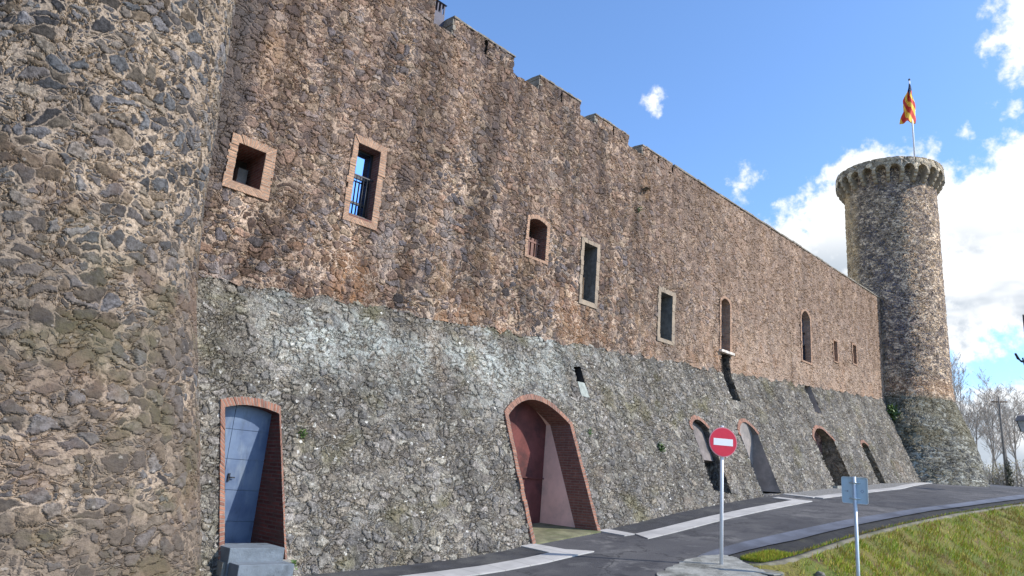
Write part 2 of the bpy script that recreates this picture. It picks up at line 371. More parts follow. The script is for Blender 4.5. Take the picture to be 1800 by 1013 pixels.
def brick(name, c1=(.40, .20, .125), c2=(.30, .135, .085), mo=(.42, .34, .27), row=0.058, wid=0.26, mort=0.011, bump=0.012, fade=None):
    m, t, b, o = mat(name)
    uv = uvnode(t)
    w = t.vm('SCALE', t.vm('SUBTRACT', t.noise(uv, 5.0, 3, 0.6, out=1), (.5, .5, .5)), 0.018)
    n = t.new('ShaderNodeTexBrick'); t.set(n.inputs['Vector'], t.vm('ADD', uv, w))
    n.inputs['Color1'].default_value = (*c1, 1); n.inputs['Color2'].default_value = (*c2, 1); n.inputs['Mortar'].default_value = (*mo, 1)
    n.inputs['Scale'].default_value = 1.0; n.inputs['Mortar Size'].default_value = mort; n.inputs['Mortar Smooth'].default_value = 0.3
    n.inputs['Bias'].default_value = 0.0; n.inputs['Brick Width'].default_value = wid; n.inputs['Row Height'].default_value = row
    f = t.noise(uv, 9.0, 6, 0.7)
    col = t.vm('SCALE', n.outputs['Color'], t.m('MULTIPLY_ADD', f, 1.3, 0.35))
    if fade: col = t.mix(t.m('MULTIPLY', n01(t, uv, 3.0, 0.45, 0.65, 5), 0.7), col, fade)
    t.set(b.inputs['Base Color'], col); b.inputs['Roughness'].default_value = 0.9; b.inputs['Specular IOR Level'].default_value = 0.25
    bn = t.new('ShaderNodeBump'); bn.inputs['Distance'].default_value = bump; bn.inputs['Strength'].default_value = 1.0
    t.set(bn.inputs['Height'], t.m('ADD', t.m('SUBTRACT', 1.0, n.outputs['Fac']), t.m('MULTIPLY', f, 0.5)))
    t.l.new(bn.outputs[0], b.inputs['Normal'])
    return m

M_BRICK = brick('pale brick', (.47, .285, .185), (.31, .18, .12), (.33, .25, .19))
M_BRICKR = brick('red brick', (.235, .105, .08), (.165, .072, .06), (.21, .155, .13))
M_BRICKA = brick('sun-toned arch brick', (.33, .155, .10), (.17, .08, .06), (.25, .185, .15))  # lighter copy of the jamb brick, sunlight put into the colour
M_BRICKD = brick('shade-dark brick', (.17, .05, .038), (.09, .028, .024), (.13, .085, .07), fade=(.10, .055, .045))  # shade inside the doorway put into the brick colour
M_STONE = simple('dressed stone', (.30, .235, .17), .9, 0, .18, 5, .012, 30, dirt=(.21, .175, .14))
M_COPE = simple('merlon coping stone', (.235, .205, .165), .92, 0, .35, 5, .03, 18, dirt=(.15, .135, .11))
M_GREYST = simple('grey stone', (.16, .155, .142), .92, 0, .3, 7, .02, 26, dirt=(.12, .12, .11))
M_CROWN = rubble('crown stone', 2.2, 4.0, 1.6, 0.8, (0.0, 0.03), [(.23,.195,.148), (.185,.16,.125), (.26,.22,.165), (.155,.135,.11)], (.23, .195, .15), (.18, .155, .12), 0.025, seed=51.0, gain=2.1, sat=1.1)
M_PLPINK = simple('pink plaster', (.72, .51, .44), .92, 0, .10, 2.2, .006, 18, dirt=(.55, .41, .36))
M_PLRED = simple('maroon plaster', (.125, .034, .03), .85, 0, .3, 2.5, .006, 18, dirt=(.06, .02, .02))  # maroon darkened further, passage shade put into the colour
M_PLGREY = simple('grey plaster', (.30, .262, .24), .92, 0, .22, 1.8, .008, 16, dirt=(.19, .175, .165))
M_ROCK = simple('field stone', (.20, .18, .15), .95, 0, .4, 6, .03, 20)
M_ROUGHRED = rubble('red rubble infill', 3.0, 6.0, 1.4, .3, (0.0, .05), [(.20,.10,.085), (.15,.08,.07), (.26,.15,.12)], (.30, .2, .17), (.2, .14, .12), .03, seed=61.)
M_ROUGHDK = rubble('dark rubble infill', 3.0, 6.0, 1.4, .3, (0.0, .05), [(.12,.105,.085), (.08,.075,.07), (.16,.14,.115)], (.2, .17, .14), (.14, .12, .10), .03, seed=71.)
M_ROUGHBR = rubble('brown rubble infill', 3.0, 6.0, 1.4, .3, (0.0, .05), [(.20,.16,.11), (.15,.125,.09), (.25,.2,.14)], (.27, .22, .16), (.2, .165, .125), .03, seed=81.)
M_DARK = simple('dark interior', (.035, .03, .028), .95)
M_WOOD = simple('reddish wood', (.16, .075, .055), .7, 0, .3, 8)
M_OLDWOOD = simple('old brown wood', (.20, .13, .075), .8, 0, .3, 8)
M_IRON = simple('dark iron', (.035, .037, .042), .5, .6, .2)
M_STEELP = simple('grey painted steel', (.07, .068, .10), .7, 0, .15)
M_GALV = simple('galvanised steel', (.50, .56, .60), .45, .35, .08, 9)
M_WHITEP = simple('white painted steel', (.72, .72, .74), .4, 0, .05, 9)
M_SREAR = simple('light grey sign back', (.40, .50, .58), .4, .15, .06, 5)
M_RED = simple('red sign paint', (.62, .015, .045), .4, 0, .05, 9)
M_WHITE = simple('white sign paint', (.82, .82, .82), .4, 0, .03, 9)
M_CONC = simple('grey concrete', (.26, .26, .235), .92, 0, .3, 2.2, .015, 30, dirt=(.13, .132, .115))
M_STEP = simple('blue grey concrete step', (.145, .172, .20), .9, 0, .2, 3, .008, 40, dirt=(.085, .10, .115))
M_MOSSC = simple('mossy concrete', (.17, .165, .095), .95, 0, .3, 3, .01, 30, dirt=(.105, .12, .05))
M_INK = simple('black lettering', (.02, .02, .025), .7)
M_PINKW = simple('pink rendered wall', (.52, .40, .36), .9, 0, .1, 2)

def mk_glass():
    m, t, b, o = mat('sky-tinted glass'); b.inputs['Base Color'].default_value = (.22, .40, .72, 1)  # blue sky reflection put into the tint of the mirror
    b.inputs['Roughness'].default_value = .04; b.inputs['Metallic'].default_value = 1.0
    return m
M_GLASS = mk_glass()

def mk_door():
    m, t, b, o = mat('blue grey door paint')
    p = objc(t)
    c = t.mix(n01(t, p, 1.6, .35, .65, 5), (.07, .11, .20), (.13, .185, .28))
    c = t.mix(t.m('MULTIPLY', n01(t, p, 7.0, .5, .7, 5, .7, off=(2, 2, 2), mul=(1, 1, .3)), .5), c, (.05, .075, .12))
    c = t.mix(t.m('MULTIPLY', n01(t, p, 3.0, .52, .7, 6, mul=(1, 1, .35)), .6), c, (.20, .245, .30))
    t.set(b.inputs['Base Color'], c); b.inputs['Roughness'].default_value = .55
    return m
M_DOOR = mk_door()

# ------------------------------------------------------------------ ground levels (s = X along the wall, rising to the right)
BS = [5.69, 6.6, 7.68, 8.91, 10.1, 10.68, 13.07, 14.24, 16.37, 18.39, 19.8, 22.59, 26.8, 32.21, 36, 44, 52, 60, 90]
BZ = [-1.68, -1.63, -1.57, -1.49, -1.37, -1.29, -1.01, -.86, -.56, -.31, -.15, .15, .51, .94, 1.18, 1.55, 1.85, 1.75, -1.5]
def zb(s):
    s = np.asarray(s, float)
    return np.where(s < 5.69, -1.68 + (s - 5.69)*.05, np.interp(s, BS, BZ))
def zr(s, y): return zb(s) + 0.03*(np.asarray(y, float) + 1.85)
K = 0.42
_BX = [4.80, 7.86, 11.79, 16.37, 23.07, 38.1]; _BY = [2.86, 3.09, 3.29, 3.66, 4.10, 5.17]
_bc = np.polyfit(_BX, _BY, 2)
def brow(s): return np.polyval(_bc, np.asarray(s, float))
def ty(s, z):                                            # y of the wall face: talus below the brow, upright above
    d = brow(s) - np.asarray(z, float)
    return np.where(d > -3, -K*(np.sqrt(d*d + .012) + d)/2, 0.0)
def surf(s, z, off=0.0):
    if z < float(brow(s)):
        q = 1/math.sqrt(1 + K*K); return Vector((s, float(ty(s, z)) - off*q, z + off*K*q))
    return Vector((s, float(ty(s, z)) - off, z))

# ------------------------------------------------------------------ setting: terrain, road, strips, gutter, bank
GI = ([-10, 10.2, 11.6, 12, 12.6, 13.3, 14.3, 15.3, 16.4, 19.1, 22.2, 26.4, 31, 40, 55, 90], [-9.5, -9.5, -5.6, -4.9, -4.62, -4.55, -4.56, -4.68, -4.82, -5.08, -5.45, -5.82, -6.0, -6.4, -6.9, -8])
GO = ([12, 12.6, 13.0, 13.6, 14.5, 15.5, 18, 21.2, 25.2, 30.8, 40, 55, 90], [-4.96, -4.96, -4.96, -4.97, -5.06, -5.25, -5.46, -5.76, -6.15, -6.55, -6.9, -7.4, -8.6])
KB = ([11.9, 12.5, 13, 13.6, 14.2, 15.5, 17, 20, 23.7, 29, 40, 55, 90], [-5.05, -5.27, -5.62, -5.76, -5.80, -5.85, -5.92, -6.15, -6.5, -6.93, -7.4, -7.9, -9])
gi = lambda s: np.interp(s, *GI); go = lambda s: np.interp(s, *GO); kb = lambda s: np.interp(s, *KB)

def mk_asphalt():
    m, t, b, o = mat('worn asphalt'); p = objc(t)
    g = t.noise(p, 160, 2, .7)
    c = t.mix(n01(t, p, .5, .35, .65, 5, mul=(.5, 1, 1)), (.074, .073, .078), (.112, .109, .11))
    c = t.mix(t.m('MULTIPLY', n01(t, p, 1.4, .5, .62, 6, .65, off=(3, 7, 0)), .6), c, (.036, .036, .042))
    c = t.mix(t.m('MULTIPLY', n01(t, p, .9, .56, .66, 6, .7, off=(13, 2, 0)), .65), c, (.165, .16, .155))
    c = t.vm('SCALE', c, t.m('MULTIPLY_ADD', g, 1.4, .3))
    wv = t.vm('SCALE', t.vm('SUBTRACT', t.noise(p, 2.0, 4, .6, out=1), (.5, .5, .5)), .9)
    ce = t.vor(t.vm('ADD', p, wv), .55, 'DISTANCE_TO_EDGE').outputs['Distance']
    crk = t.m('MULTIPLY', t.ss(ce, .016, .004), n01(t, p, .4, .36, .5, 3, off=(5, 5, 0)))
    c = t.mix(t.m('MULTIPLY', t.ss(t.sep(t.vor(t.vm('ADD', p, t.vm('SCALE', wv, .15)), .32, 'F1').outputs['Color'])[0], .62, .66), .45), c, (.045, .045, .05))
    c = t.mix(t.m('MULTIPLY', crk, .8), c, (.03, .03, .032))
    t.set(b.inputs['Base Color'], c); b.inputs['Roughness'].default_value = .85; b.inputs['Specular IOR Level'].default_value = .35
    bn = t.new('ShaderNodeBump'); bn.inputs['Distance'].default_value = .008; t.set(bn.inputs['Height'], g); t.l.new(bn.outputs[0], b.inputs['Normal'])
    return m
M_ASPH = mk_asphalt()
M_ASPHD = simple('fresh dark asphalt', (.036, .036, .04), .92, 0, .35, 2.2, .012, 120, dirt=(.075, .073, .07))
M_GUT = simple('concrete gutter', (.098, .11, .14), .7, 0, .25, 1.5, .006, 40, dirt=(.06, .066, .085))
M_DITCH = simple('shadow-dark ditch soil', (.016, .016, .018), .95, 0, .4, 4, .02, 20, dirt=(.035, .034, .026))  # near-black colour paints the shadow band beside the kerb
M_EARTH = simple('dry earth', (.19, .16, .105), .95, 0, .35, 1.2, .03, 14, dirt=(.12, .115, .06))
M_GRAV = simple('grey gravel', (.20, .195, .185), .95, 0, .45, 22, .03, 45)
M_KERB = simple('old concrete kerb', (.16, .145, .105), .95, 0, .3, 3, .012, 30, dirt=(.085, .09, .04))

def mk_strip():
    m, t, b, o = mat('pale paving strip'); p = objc(t)
    c = t.mix(n01(t, p, 2.0, .3, .7, 5), (.36, .35, .335), (.47, .455, .435))
    c = t.mix(t.m('MULTIPLY', n01(t, p, .8, .5, .7, 5, off=(9, 1, 0)), .5), c, (.27, .265, .26))
    x = t.m('FRACT', t.m('DIVIDE', t.sep(p)[0], .6))
    j = t.m('LESS_THAN', x, .022)
    c = t.mix(t.m('MULTIPLY', j, .7), c, (.14, .135, .13))
    t.set(b.inputs['Base Color'], c); b.inputs['Roughness'].default_value = .8
    return m
M_STRIP = mk_strip()

def sheet(name, svals, ya, yb_, n, zoff, m, kind='structure', zf=None):
    S = np.asarray(svals); A = np.array([ya(s) for s in S]); B = np.array([yb_(s) for s in S])
    tt = np.linspace(0, 1, n)[:, None]
    Y = A[None]*(1-tt) + B[None]*tt; X = np.broadcast_to(S[None], Y.shape)
    Z = (zr(X, Y) if zf is None else zf(X, Y, tt)) + zoff
    P = np.stack([X, Y, Z], -1)
    return tag(grid(name, P, P[..., :2].copy(), m), kind=kind)

# wide terrain far below the crest, and the castle mound that carries everything
mb = MB(); nR = 48
radii = [0, 40, 120, 400, 1200, 4000]
def tz(r, a): return -6.0 - r*0.012 if r > 0 else -6.0
for i in range(len(radii)-1):
    for k in range(nR):
        a0, a1 = 2*math.pi*k/nR, 2*math.pi*(k+1)/nR
        q = [(20+r*math.cos(a), r*math.sin(a), tz(r, a)) for r, a in ((radii[i], a0), (radii[i+1], a0), (radii[i+1], a1), (radii[i], a1))]
        mb.face(q if i else q[1:], smooth=True)
tag(mb.build('terrain', M_EARTH), kind='structure')
sv = np.concatenate([np.arange(-10, 40, .5), np.arange(40, 90.1, 1.0)])
sheet('ground', sv, lambda s: float(gi(s)) + .2, lambda s: 26.0, 40, -.03, M_EARTH)
sheet('road', sv, lambda s: float(gi(s)), lambda s: -1.35 if s < 36 else -1.35 + (s-36)*.22, 24, 0.0, M_ASPH)
# dark asphalt between the wall foot and the pale strips
sheet('dark_verge', np.linspace(5.0, 10.62, 24), lambda s: -2.62, lambda s: -1.2, 5, .005, M_ASPHD)
sheet('dark_verge', np.linspace(13.4, 21.52, 34), lambda s: -2.6, lambda s: -1.2, 5, .005, M_ASPHD)
sheet('gravel_verge', np.linspace(22.8, 37, 34), lambda s: -2.6 if s < 30 else -2.6+(s-30)*.09, lambda s: -1.2, 5, .006, M_GRAV)
# pale paving strips
def strip(pts_lo, pts_hi, name='paving_strip'):
    """ribbon between two polylines, 3 cm thick"""
    mb = MB(); n = len(pts_lo)
    T = lambda p, o: (p[0], p[1], float(zr(*p)) + o)
    for i in range(n-1):
        a, b, c, d = pts_lo[i], pts_lo[i+1], pts_hi[i+1], pts_hi[i]
        mb.face([T(a, .022), T(b, .022), T(c, .022), T(d, .022)])
        mb.face([T(a, -.05), T(b, -.05), T(b, .022), T(a, .022)])
        mb.face([T(d, -.05), T(c, -.05), T(c, .022), T(d, .022)])
    for lo, hi in ((pts_lo[0], pts_hi[0]), (pts_lo[-1], pts_hi[-1])):
        mb.face([T(lo, -.05), T(lo, .022), T(hi, .022), T(hi, -.05)])
    return tag(mb.build(name, M_STRIP), kind='structure')
ss_ = lambda a, b, n: list(np.linspace(a, b, n))
strip([(s, -3.13) for s in ss_(4, 11.35, 20)], [(s, -2.66) for s in ss_(4, 11.05, 20)])
strip([(11.05, -2.66), (10.98, -1.88)], [(10.62, -2.66), (10.62, -1.88)])
strip([(s, -3.06) for s in ss_(13.22, 21.55, 24)], [(s, -2.60) for s in ss_(13.42, 21.5, 24)])
strip([(13.42, -2.60), (13.42, -1.80)], [(13.1, -2.55), (13.1, -1.80)])
strip([(21.55, -2.63), (21.62, -2.0)], [(21.25, -2.6), (21.25, -2.0)])
strip([(22.75, -2.7), (22.7, -1.75)], [(22.45, -2.7), (22.45, -1.75)])
strip([(s, -2.95 if s < 30 else -2.95+(s-30)*.13) for s in ss_(22.6, 44, 40)], [(s, -2.6 if s < 30 else -2.6+(s-30)*.13) for s in ss_(22.6, 44, 40)])
# gutter, ditch, kerb, bank
sg = np.concatenate([np.arange(12, 30, .25), np.arange(30, 90.1, 1.0)])
sheet('gutter', sg, lambda s: float(go(s)), lambda s: float(gi(s)) + .02, 6, .004, M_GUT, zf=lambda X, Y, tt: zr(X, Y) - .025*np.sin(np.pi*np.clip(1-tt, 0, 1)))
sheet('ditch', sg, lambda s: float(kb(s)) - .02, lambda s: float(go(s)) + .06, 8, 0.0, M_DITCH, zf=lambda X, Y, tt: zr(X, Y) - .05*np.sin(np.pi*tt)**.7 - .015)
rg = np.random.RandomState(3)
mbk = MB()
def kz(s): return float(zr(s, kb(s))) - .02
for i in range(len(sg)-1):
    a, b = float(sg[i]), float(sg[i+1])
    if a < 12.5: continue
    ka, kb2 = float(kb(a)), float(kb(b))
    prof = [(0.03, -.26), (0.0, 0.0), (-.10, .012), (-.16, -.01), (-.20, -.2)]
    for (u0, w0), (u1, w1) in zip(prof, prof[1:]):
        mbk.face([(a, ka+u0, kz(a)+w0), (b, kb2+u0, kz(b)+w0), (b, kb2+u1, kz(b)+w1), (a, ka+u1, kz(a)+w1)], smooth=True)
tag(mbk.build('kerb', M_KERB), kind='structure')

def bank_z(s, d):
    s = np.asarray(s, float); d = np.asarray(d, float)
    base = zb(s) + 0.03*(kb(s) + 1.85) - .045
    fall = np.where(s < 13.2, .95, .62)
    z = base - fall*d + .10*np.sin(s*1.3 + d*2.1) * np.clip(d, 0, 1) + .05*np.sin(s*3.7 - d*4.3)*np.clip(d, 0, 1)
    return np.maximum(z, -5.5)
sb_ = np.concatenate([np.arange(11.4, 34, .12), np.arange(34, 91, 1.0)]); db = np.concatenate([np.arange(0, 3, .12), np.arange(3, 12, .5)])
Sg, Dg = np.meshgrid(sb_, db)
P = np.stack([Sg, kb(Sg) - .17 - Dg, bank_z(Sg, Dg) + rg.normal(0, .012, Sg.shape)], -1)
def mk_bank():
    m, t, b, o = mat('grassy bank'); p = objc(t)
    c = t.mix(n01(t, p, 1.3, .4, .62, 6), (.11, .13, .018), (.17, .145, .03))
    c = t.mix(t.m('MULTIPLY', n01(t, p, 2.2, .5, .66, 6, .7, off=(5, 0, 3)), .8), c, (.10, .055, .028))
    c = t.vm('SCALE', c, t.m('MULTIPLY_ADD', t.noise(p, 22, 5, .7), 1.5, .25))
    t.set(b.inputs['Base Color'], c); b.inputs['Roughness'].default_value = .95
    bn = t.new('ShaderNodeBump'); bn.inputs['Distance'].default_value = .05; t.set(bn.inputs['Height'], t.noise(p, 12, 6, .7)); t.l.new(bn.outputs[0], b.inputs['Normal'])
    return m
tag(grid('grass_bank', P, P[..., :2].copy(), mk_bank()), kind='structure')

def mk_blade():
    m, t, b, o = mat('grass blades'); u = t.sep(uvnode(t)); p = objc(t)
    c = t.ramp(u[0], [(0, (.12, .24, .01)), (.3, (.28, .42, .02)), (.55, (.47, .48, .035)), (.8, (.48, .32, .05)), (1, (.26, .11, .03))])
    c = t.mix(t.m('MULTIPLY', n01(t, p, .8, .48, .66, 5, off=(4, 4, 4)), .7), c, (.24, .125, .045))
    c = t.mix(t.m('MULTIPLY', t.ss(u[1], .30, .95), n01(t, p, 1.1, .30, .55, 4, off=(7, 1, 2))), c, (.42, .17, .045))
    t.set(b.inputs['Base Color'], c); b.inputs['Roughness'].default_value = .8
    return m
M_BLADE = mk_blade()
def blades(name, base, hgt, wid, seed, lean=.7, mats=None, dry=None):
    r = np.random.RandomState(seed); n = len(base)
    a = r.uniform(0, 2*np.pi, n); l = r.uniform(.1, lean, n); h = hgt*r.uniform(.4, 1.25, n); ph = r.uniform(0, 2*np.pi, n)
    side = np.stack([np.cos(a), np.sin(a), 0*a], -1)*wid*r.uniform(.6, 1.3, n)[:, None]
    tip = base + np.stack([np.cos(ph)*l*h, np.sin(ph)*l*h - .25*h, h], -1)
    V = np.stack([base - side, base + side, tip], 1).reshape(-1, 3)
    me = bpy.data.meshes.new(name)
    me.vertices.add(3*n); me.vertices.foreach_set('co', V.astype(np.float32).ravel())
    me.loops.add(3*n); me.loops.foreach_set('vertex_index', np.arange(3*n, dtype=np.int32))
    me.polygons.add(n); me.polygons.foreach_set('loop_start', np.arange(0, 3*n, 3, dtype=np.int32)); me.update(calc_edges=True)
    uv = me.uv_layers.new(name='UVMap'); c = np.repeat(r.uniform(0, 1, n), 3); dr_ = np.repeat(dry, 3) if dry is not None else c*0
    uv.data.foreach_set('uv', np.stack([c, dr_], -1).astype(np.float32).ravel())
    me.materials.append(mats or M_BLADE)
    return link(me, name)
n = 90000
s_ = 12.6 + 22*rg.uniform(0, 1, n)**1.5; d_ = rg.uniform(0, 3.2, n)
clump = np.sin(s_*5.1+d_*3)*np.sin(d_*6.3-s_*2.2) + .5*np.sin(s_*13.+d_*9.)
keep = (clump + rg.uniform(-1, 1, n) > -.1) & ~((s_ < 14.3) & (d_ < 1.1) & (rg.uniform(0, 1, n) < .85))
s_, d_ = s_[keep], d_[keep]
base = np.stack([s_, kb(s_) - .2 - d_, bank_z(s_, d_) - .01], -1)
tag(blades('grass', base, .11, .007, 5, dry=d_/3.2*np.clip((s_-12)/4, .4, 1)), kind='stuff')
n = 5000
s_ = np.concatenate([13.2 + 1.0*rg.uniform(0, 1, n), 14 + 20*rg.uniform(0, 1, 2500)**1.4]); f_ = np.concatenate([rg.uniform(.25, .9, n), rg.uniform(.80, .97, 2500)])
y_ = go(s_)*(1-f_) + kb(s_)*f_
base = np.stack([s_, y_, zr(s_, y_) - .06], -1)
tag(blades('ditch_grass', base, .085, .008, 6), kind='stuff')

# concrete apron round the foot of the no entry sign
mb = MB()
r_ = random.Random(4)
ap0 = [(9.9, -5.9), (10.7, -4.95), (11.4, -4.78), (12.0, -4.68), (12.6, -4.68), (12.95, -4.86), (12.98, -5.2), (12.72, -5.45), (12.5, -5.75), (12.25, -6.15), (11.5, -6.5), (10.3, -6.9)]
ap = []
for i, p in enumerate(ap0):                        # broken, wandering edge
    q = ap0[(i+1) % len(ap0)]
    for k in range(6): ap.append((p[0]+(q[0]-p[0])*k/6 + r_.uniform(-.035, .035), p[1]+(q[1]-p[1])*k/6 + r_.uniform(-.035, .035)))
top = [(x, y, float(zr(x, y)) + .02) for x, y in ap]
mb.face(top)
for i in range(len(ap)):
    a, b = top[i], top[(i+1) % len(ap)]; mb.face([(a[0], a[1], a[2]-.5), (b[0], b[1], b[2]-.5), b, a])
tag(mb.build('concrete_apron', simple('worn apron concrete', (.27, .27, .245), .92, 0, .35, 2.6, .02, 26, dirt=(.10, .10, .085))), kind='structure')

# ------------------------------------------------------------------ the long curtain wall
castle = empty('castle_wall', (6.0, 0.0, -1.6), 'long brown rubble stone curtain wall with battlements and a sloping grey base', 'castle wall')

def outline(s0, s1, z0, z1, rise=0.0, n=10, z0r=None):
    """path up the left side, over the head and down the right side; z1 = springing height"""
    z0r = z0 if z0r is None else z0r
    M = 12
    pts = [(s0, z0 + (z1-z0)*i/M) for i in range(M)]
    for i in range(n+1):
        u = i/n; x = s0 + (s1-s0)*u
        pts.append((x, z1 + rise*(1-(2*u-1)**2)))
    pts += [(s1, z1 + (z0r-z1)*i/M) for i in range(1, M+1)]
    return pts
def inside(S, Z, poly):
    c = np.zeros(S.shape, bool); n = len(poly)
    for i in range(n):
        x1, y1 = poly[i]; x2, y2 = poly[(i+1) % n]
        if y1 == y2: continue
        k = ((y1 > Z) != (y2 > Z)) & (S < (x2-x1)*(Z-y1)/(y2-y1) + x1)
        c ^= k
    return c
HOLES = []
def plen(p):
    L = [0.0]
    for a, b in zip(p, p[1:]): L.append(L[-1] + math.dist(a, b))
    return L
def ring(name, pin, pout, m, parent, proud=.03, closed=False, label=None, sf=surf):
    pi, po = (pin + pin[:1], pout + pout[:1]) if closed else (pin, pout)
    L = plen(po); mb = MB(); r = random.Random(len(name) + int(pin[0][0]*97))
    for i in range(len(pi)-1):
        # every course is a block of its own: uneven length and a slightly uneven face
        ext = r.uniform(-.02, .035)*(.35 if not closed else .8); pr = proud + r.uniform(-.007, .007)
        def O(p, q, off):
            w = math.dist(p, q)
            if w < 1e-6: return sf(*q, off)
            return sf(q[0] + (q[0]-p[0])/w*ext, q[1] + (q[1]-p[1])/w*ext, off)
        a, b, c, d = sf(*pi[i], pr), sf(*pi[i+1], pr), O(pi[i+1], po[i+1], pr), O(pi[i], po[i], pr)
        w0, w1 = math.dist(pi[i], po[i]), math.dist(pi[i+1], po[i+1])
        if (b-a).length < 1e-4 and (c-d).length < 1e-4: continue
        mb.face([a, b, c, d], [(0, L[i]), (0, L[i+1]), (w1, L[i+1]), (w0, L[i])])
        e, f = O(pi[i+1], po[i+1], -.08), O(pi[i], po[i], -.08)
        mb.face([d, c, e, f], [(w0, L[i]), (w1, L[i+1]), (w1+.1, L[i+1]), (w0+.1, L[i])])
        mb.face([a, d, f], [(0, L[i]), (w0, L[i]), (w0, L[i])]); mb.face([b, c, e], [(0, L[i]), (w0, L[i]), (w0, L[i])])
    return mb.build(name, m, parent, label)
def reveal(name, pin, m, parent, yb=None, depth=None, front=.03, closed=False, front_depth=None, label=None, sf=surf):
    """walls of an opening: from the face (or front_depth behind it) back to the plane y = yb or a parallel face"""
    pi = pin + pin[:1] if closed else pin
    L = plen(pi); mb = MB()
    def F(p):
        v = sf(*p, front)
        if front_depth: v = Vector((v.x, sf(*p, 0).y + front_depth, p[1]))
        return v
    def B(p):
        if depth is not None: return Vector((p[0], sf(*p, 0).y + depth, p[1]))
        return Vector((p[0], max(yb, F(p).y + .002), p[1]))
    for i in range(len(pi)-1):
        a, b = F(pi[i]), F(pi[i+1]); d, c = B(pi[i]), B(pi[i+1])
        mb.face([a, b, c, d], [(-a.y, L[i]), (-b.y, L[i+1]), (-c.y, L[i+1]), (-d.y, L[i])])
    return mb.build(name, m, parent, label)
def panel(name, pts, y, m, parent, label=None, grow=.02):
    cx = sum(p[0] for p in pts)/len(pts); cz = sum(p[1] for p in pts)/len(pts)
    mb = MB(); mb.face([(p[0] + (grow if p[0] > cx else -grow), y, p[1] + (grow if p[1] > cz else -grow)) for p in pts])
    return mb.build(name, m, parent, label)
def grow(pts, g):
    s0, s1 = min(p[0] for p in pts), max(p[0] for p in pts); z0, z1 = min(p[1] for p in pts), max(p[1] for p in pts)
    cx, cz = (s0+s1)/2, (z0+z1)/2
    return [(cx + (p[0]-cx)*(1+2*g/(s1-s0)), cz + (p[1]-cz)*(1+2*g/(z1-z0))) for p in pts]

# --- windows of the upper wall: inner (s0,s1,z0,zspring,rise), outer
def window(inn, out, fm, rm, depth, label, back=M_DARK, sill=None, proud=.028):
    pin = outline(*inn); pout = outline(*out); HOLES.append(grow(pin, .03))
    for i in list(range(1, 12)) + list(range(len(pin)-12, len(pin)-1)): pout[i] = (pout[i][0], pin[i][1])      # level courses
    w = ring('window', pin, pout, fm, castle, proud, True, label)
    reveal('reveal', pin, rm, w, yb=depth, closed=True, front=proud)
    if back: panel('back_wall', pin, depth - .002, back, w)
    return w
w1 = window((4.54, 5.06, 4.64, 5.38, 0), (4.40, 5.24, 4.50, 5.53, 0), M_BRICK, M_BRICKR, .75, 'small square window with pale brick frame and dark opening')  # darker reveal brick, here and next window: recess shade put into the colour
mb = MB(); mb.box((4.80, .45, 4.64), (4.98, .72, 5.12)); mb.build('shutter', M_GREYST, w1)
mb = MB(); mb.box((4.54, -.03, 4.615), (5.06, .10, 4.655)); mb.build('sill', M_BRICKR, w1)
w2 = window((6.93, 7.47, 4.80, 6.36, .0), (6.80, 7.62, 4.66, 6.52, .0), M_BRICK, M_BRICKR, .40, 'tall window with pale brick frame and iron bars over glass with a painted blue sky reflection')
mb = MB()
x0, x1, z0, z1, yf = 6.93, 7.47, 4.80, 6.36, .25
for q in (((x0, yf, z0), (x0+.05, yf+.06, z1)), ((x1-.05, yf, z0), (x1, yf+.06, z1)), ((x0+.05, yf, z0), (x1-.05, yf+.06, z0+.05)), ((x0+.05, yf, z1-.05), (x1-.05, yf+.06, z1)), ((x0+.05, yf+.005, 5.72), (x1-.05, yf+.055, 5.80)), ((x0+.05, yf+.005, 5.16), (x1-.05, yf+.055, 5.21))): mb.box(*q)
mb.build('window_frame', M_IRON, w2)
mb = MB(); mb.box((x0+.05, yf+.03, z0+.05), (x1-.05, yf+.04, z1-.05)); mb.build('glass', M_GLASS, w2)
mb = MB()
for i in range(6): mb.tube([(x0+.06+i*.085, .12, z0+.02), (x0+.06+i*.085, .12, 5.74)], .009, 6)
for z in (4.86, 5.72): mb.box((x0, .108, z), (x1, .132, z+.025))
mb.build('railing', M_IRON, w2)
mb = MB(); mb.box((6.93, -.035, 4.775), (7.47, .22, 4.815)); mb.build('sill', M_BRICKR, w2)
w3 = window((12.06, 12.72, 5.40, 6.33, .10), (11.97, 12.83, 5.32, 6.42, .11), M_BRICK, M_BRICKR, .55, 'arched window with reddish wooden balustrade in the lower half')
mb = MB()
for i in range(4): mb.box((12.10+i*.15, .20, 5.42), (12.20+i*.15, .24, 5.98))
mb.box((12.06, .19, 5.86), (12.72, .19+.008, 5.91)); mb.build('balustrade', M_WOOD, w3)
w4 = window((14.26, 14.82, 4.76, 6.38, 0), (14.15, 14.95, 4.64, 6.50, 0), M_STONE, M_GREYST, .55, 'tall stone framed window beside the middle of the wall')
mb = MB()
for i in range(3): mb.box((14.32+i*.15, .25, 4.78), (14.36+i*.15, .28, 5.5))
mb.build('bars', M_OLDWOOD, w4)
w5 = window((18.04, 18.68, 4.44, 5.88, 0), (17.90, 18.84, 4.33, 6.02, 0), M_STONE, M_GREYST, .55, 'stone framed window with deep grey reveal')
w6 = window((21.74, 22.34, 4.76, 6.44, .15), (21.66, 22.43, 4.72, 6.53, .16), M_BRICK, M_BRICK, .42, 'tall narrow arched window with projecting white sill', back=None)
mb = MB(); mb.box((21.72, .30, 4.74), (22.36, .32, 6.6)); mb.build('glass', M_GLASS, w6)
mb = MB()
for z in (5.3, 5.85): mb.box((21.74, .255, z), (22.34, .295, z+.04))
mb.box((22.02, .25, 4.76), (22.06, .29, 6.5)); mb.build('window_frame', M_IRON, w6)
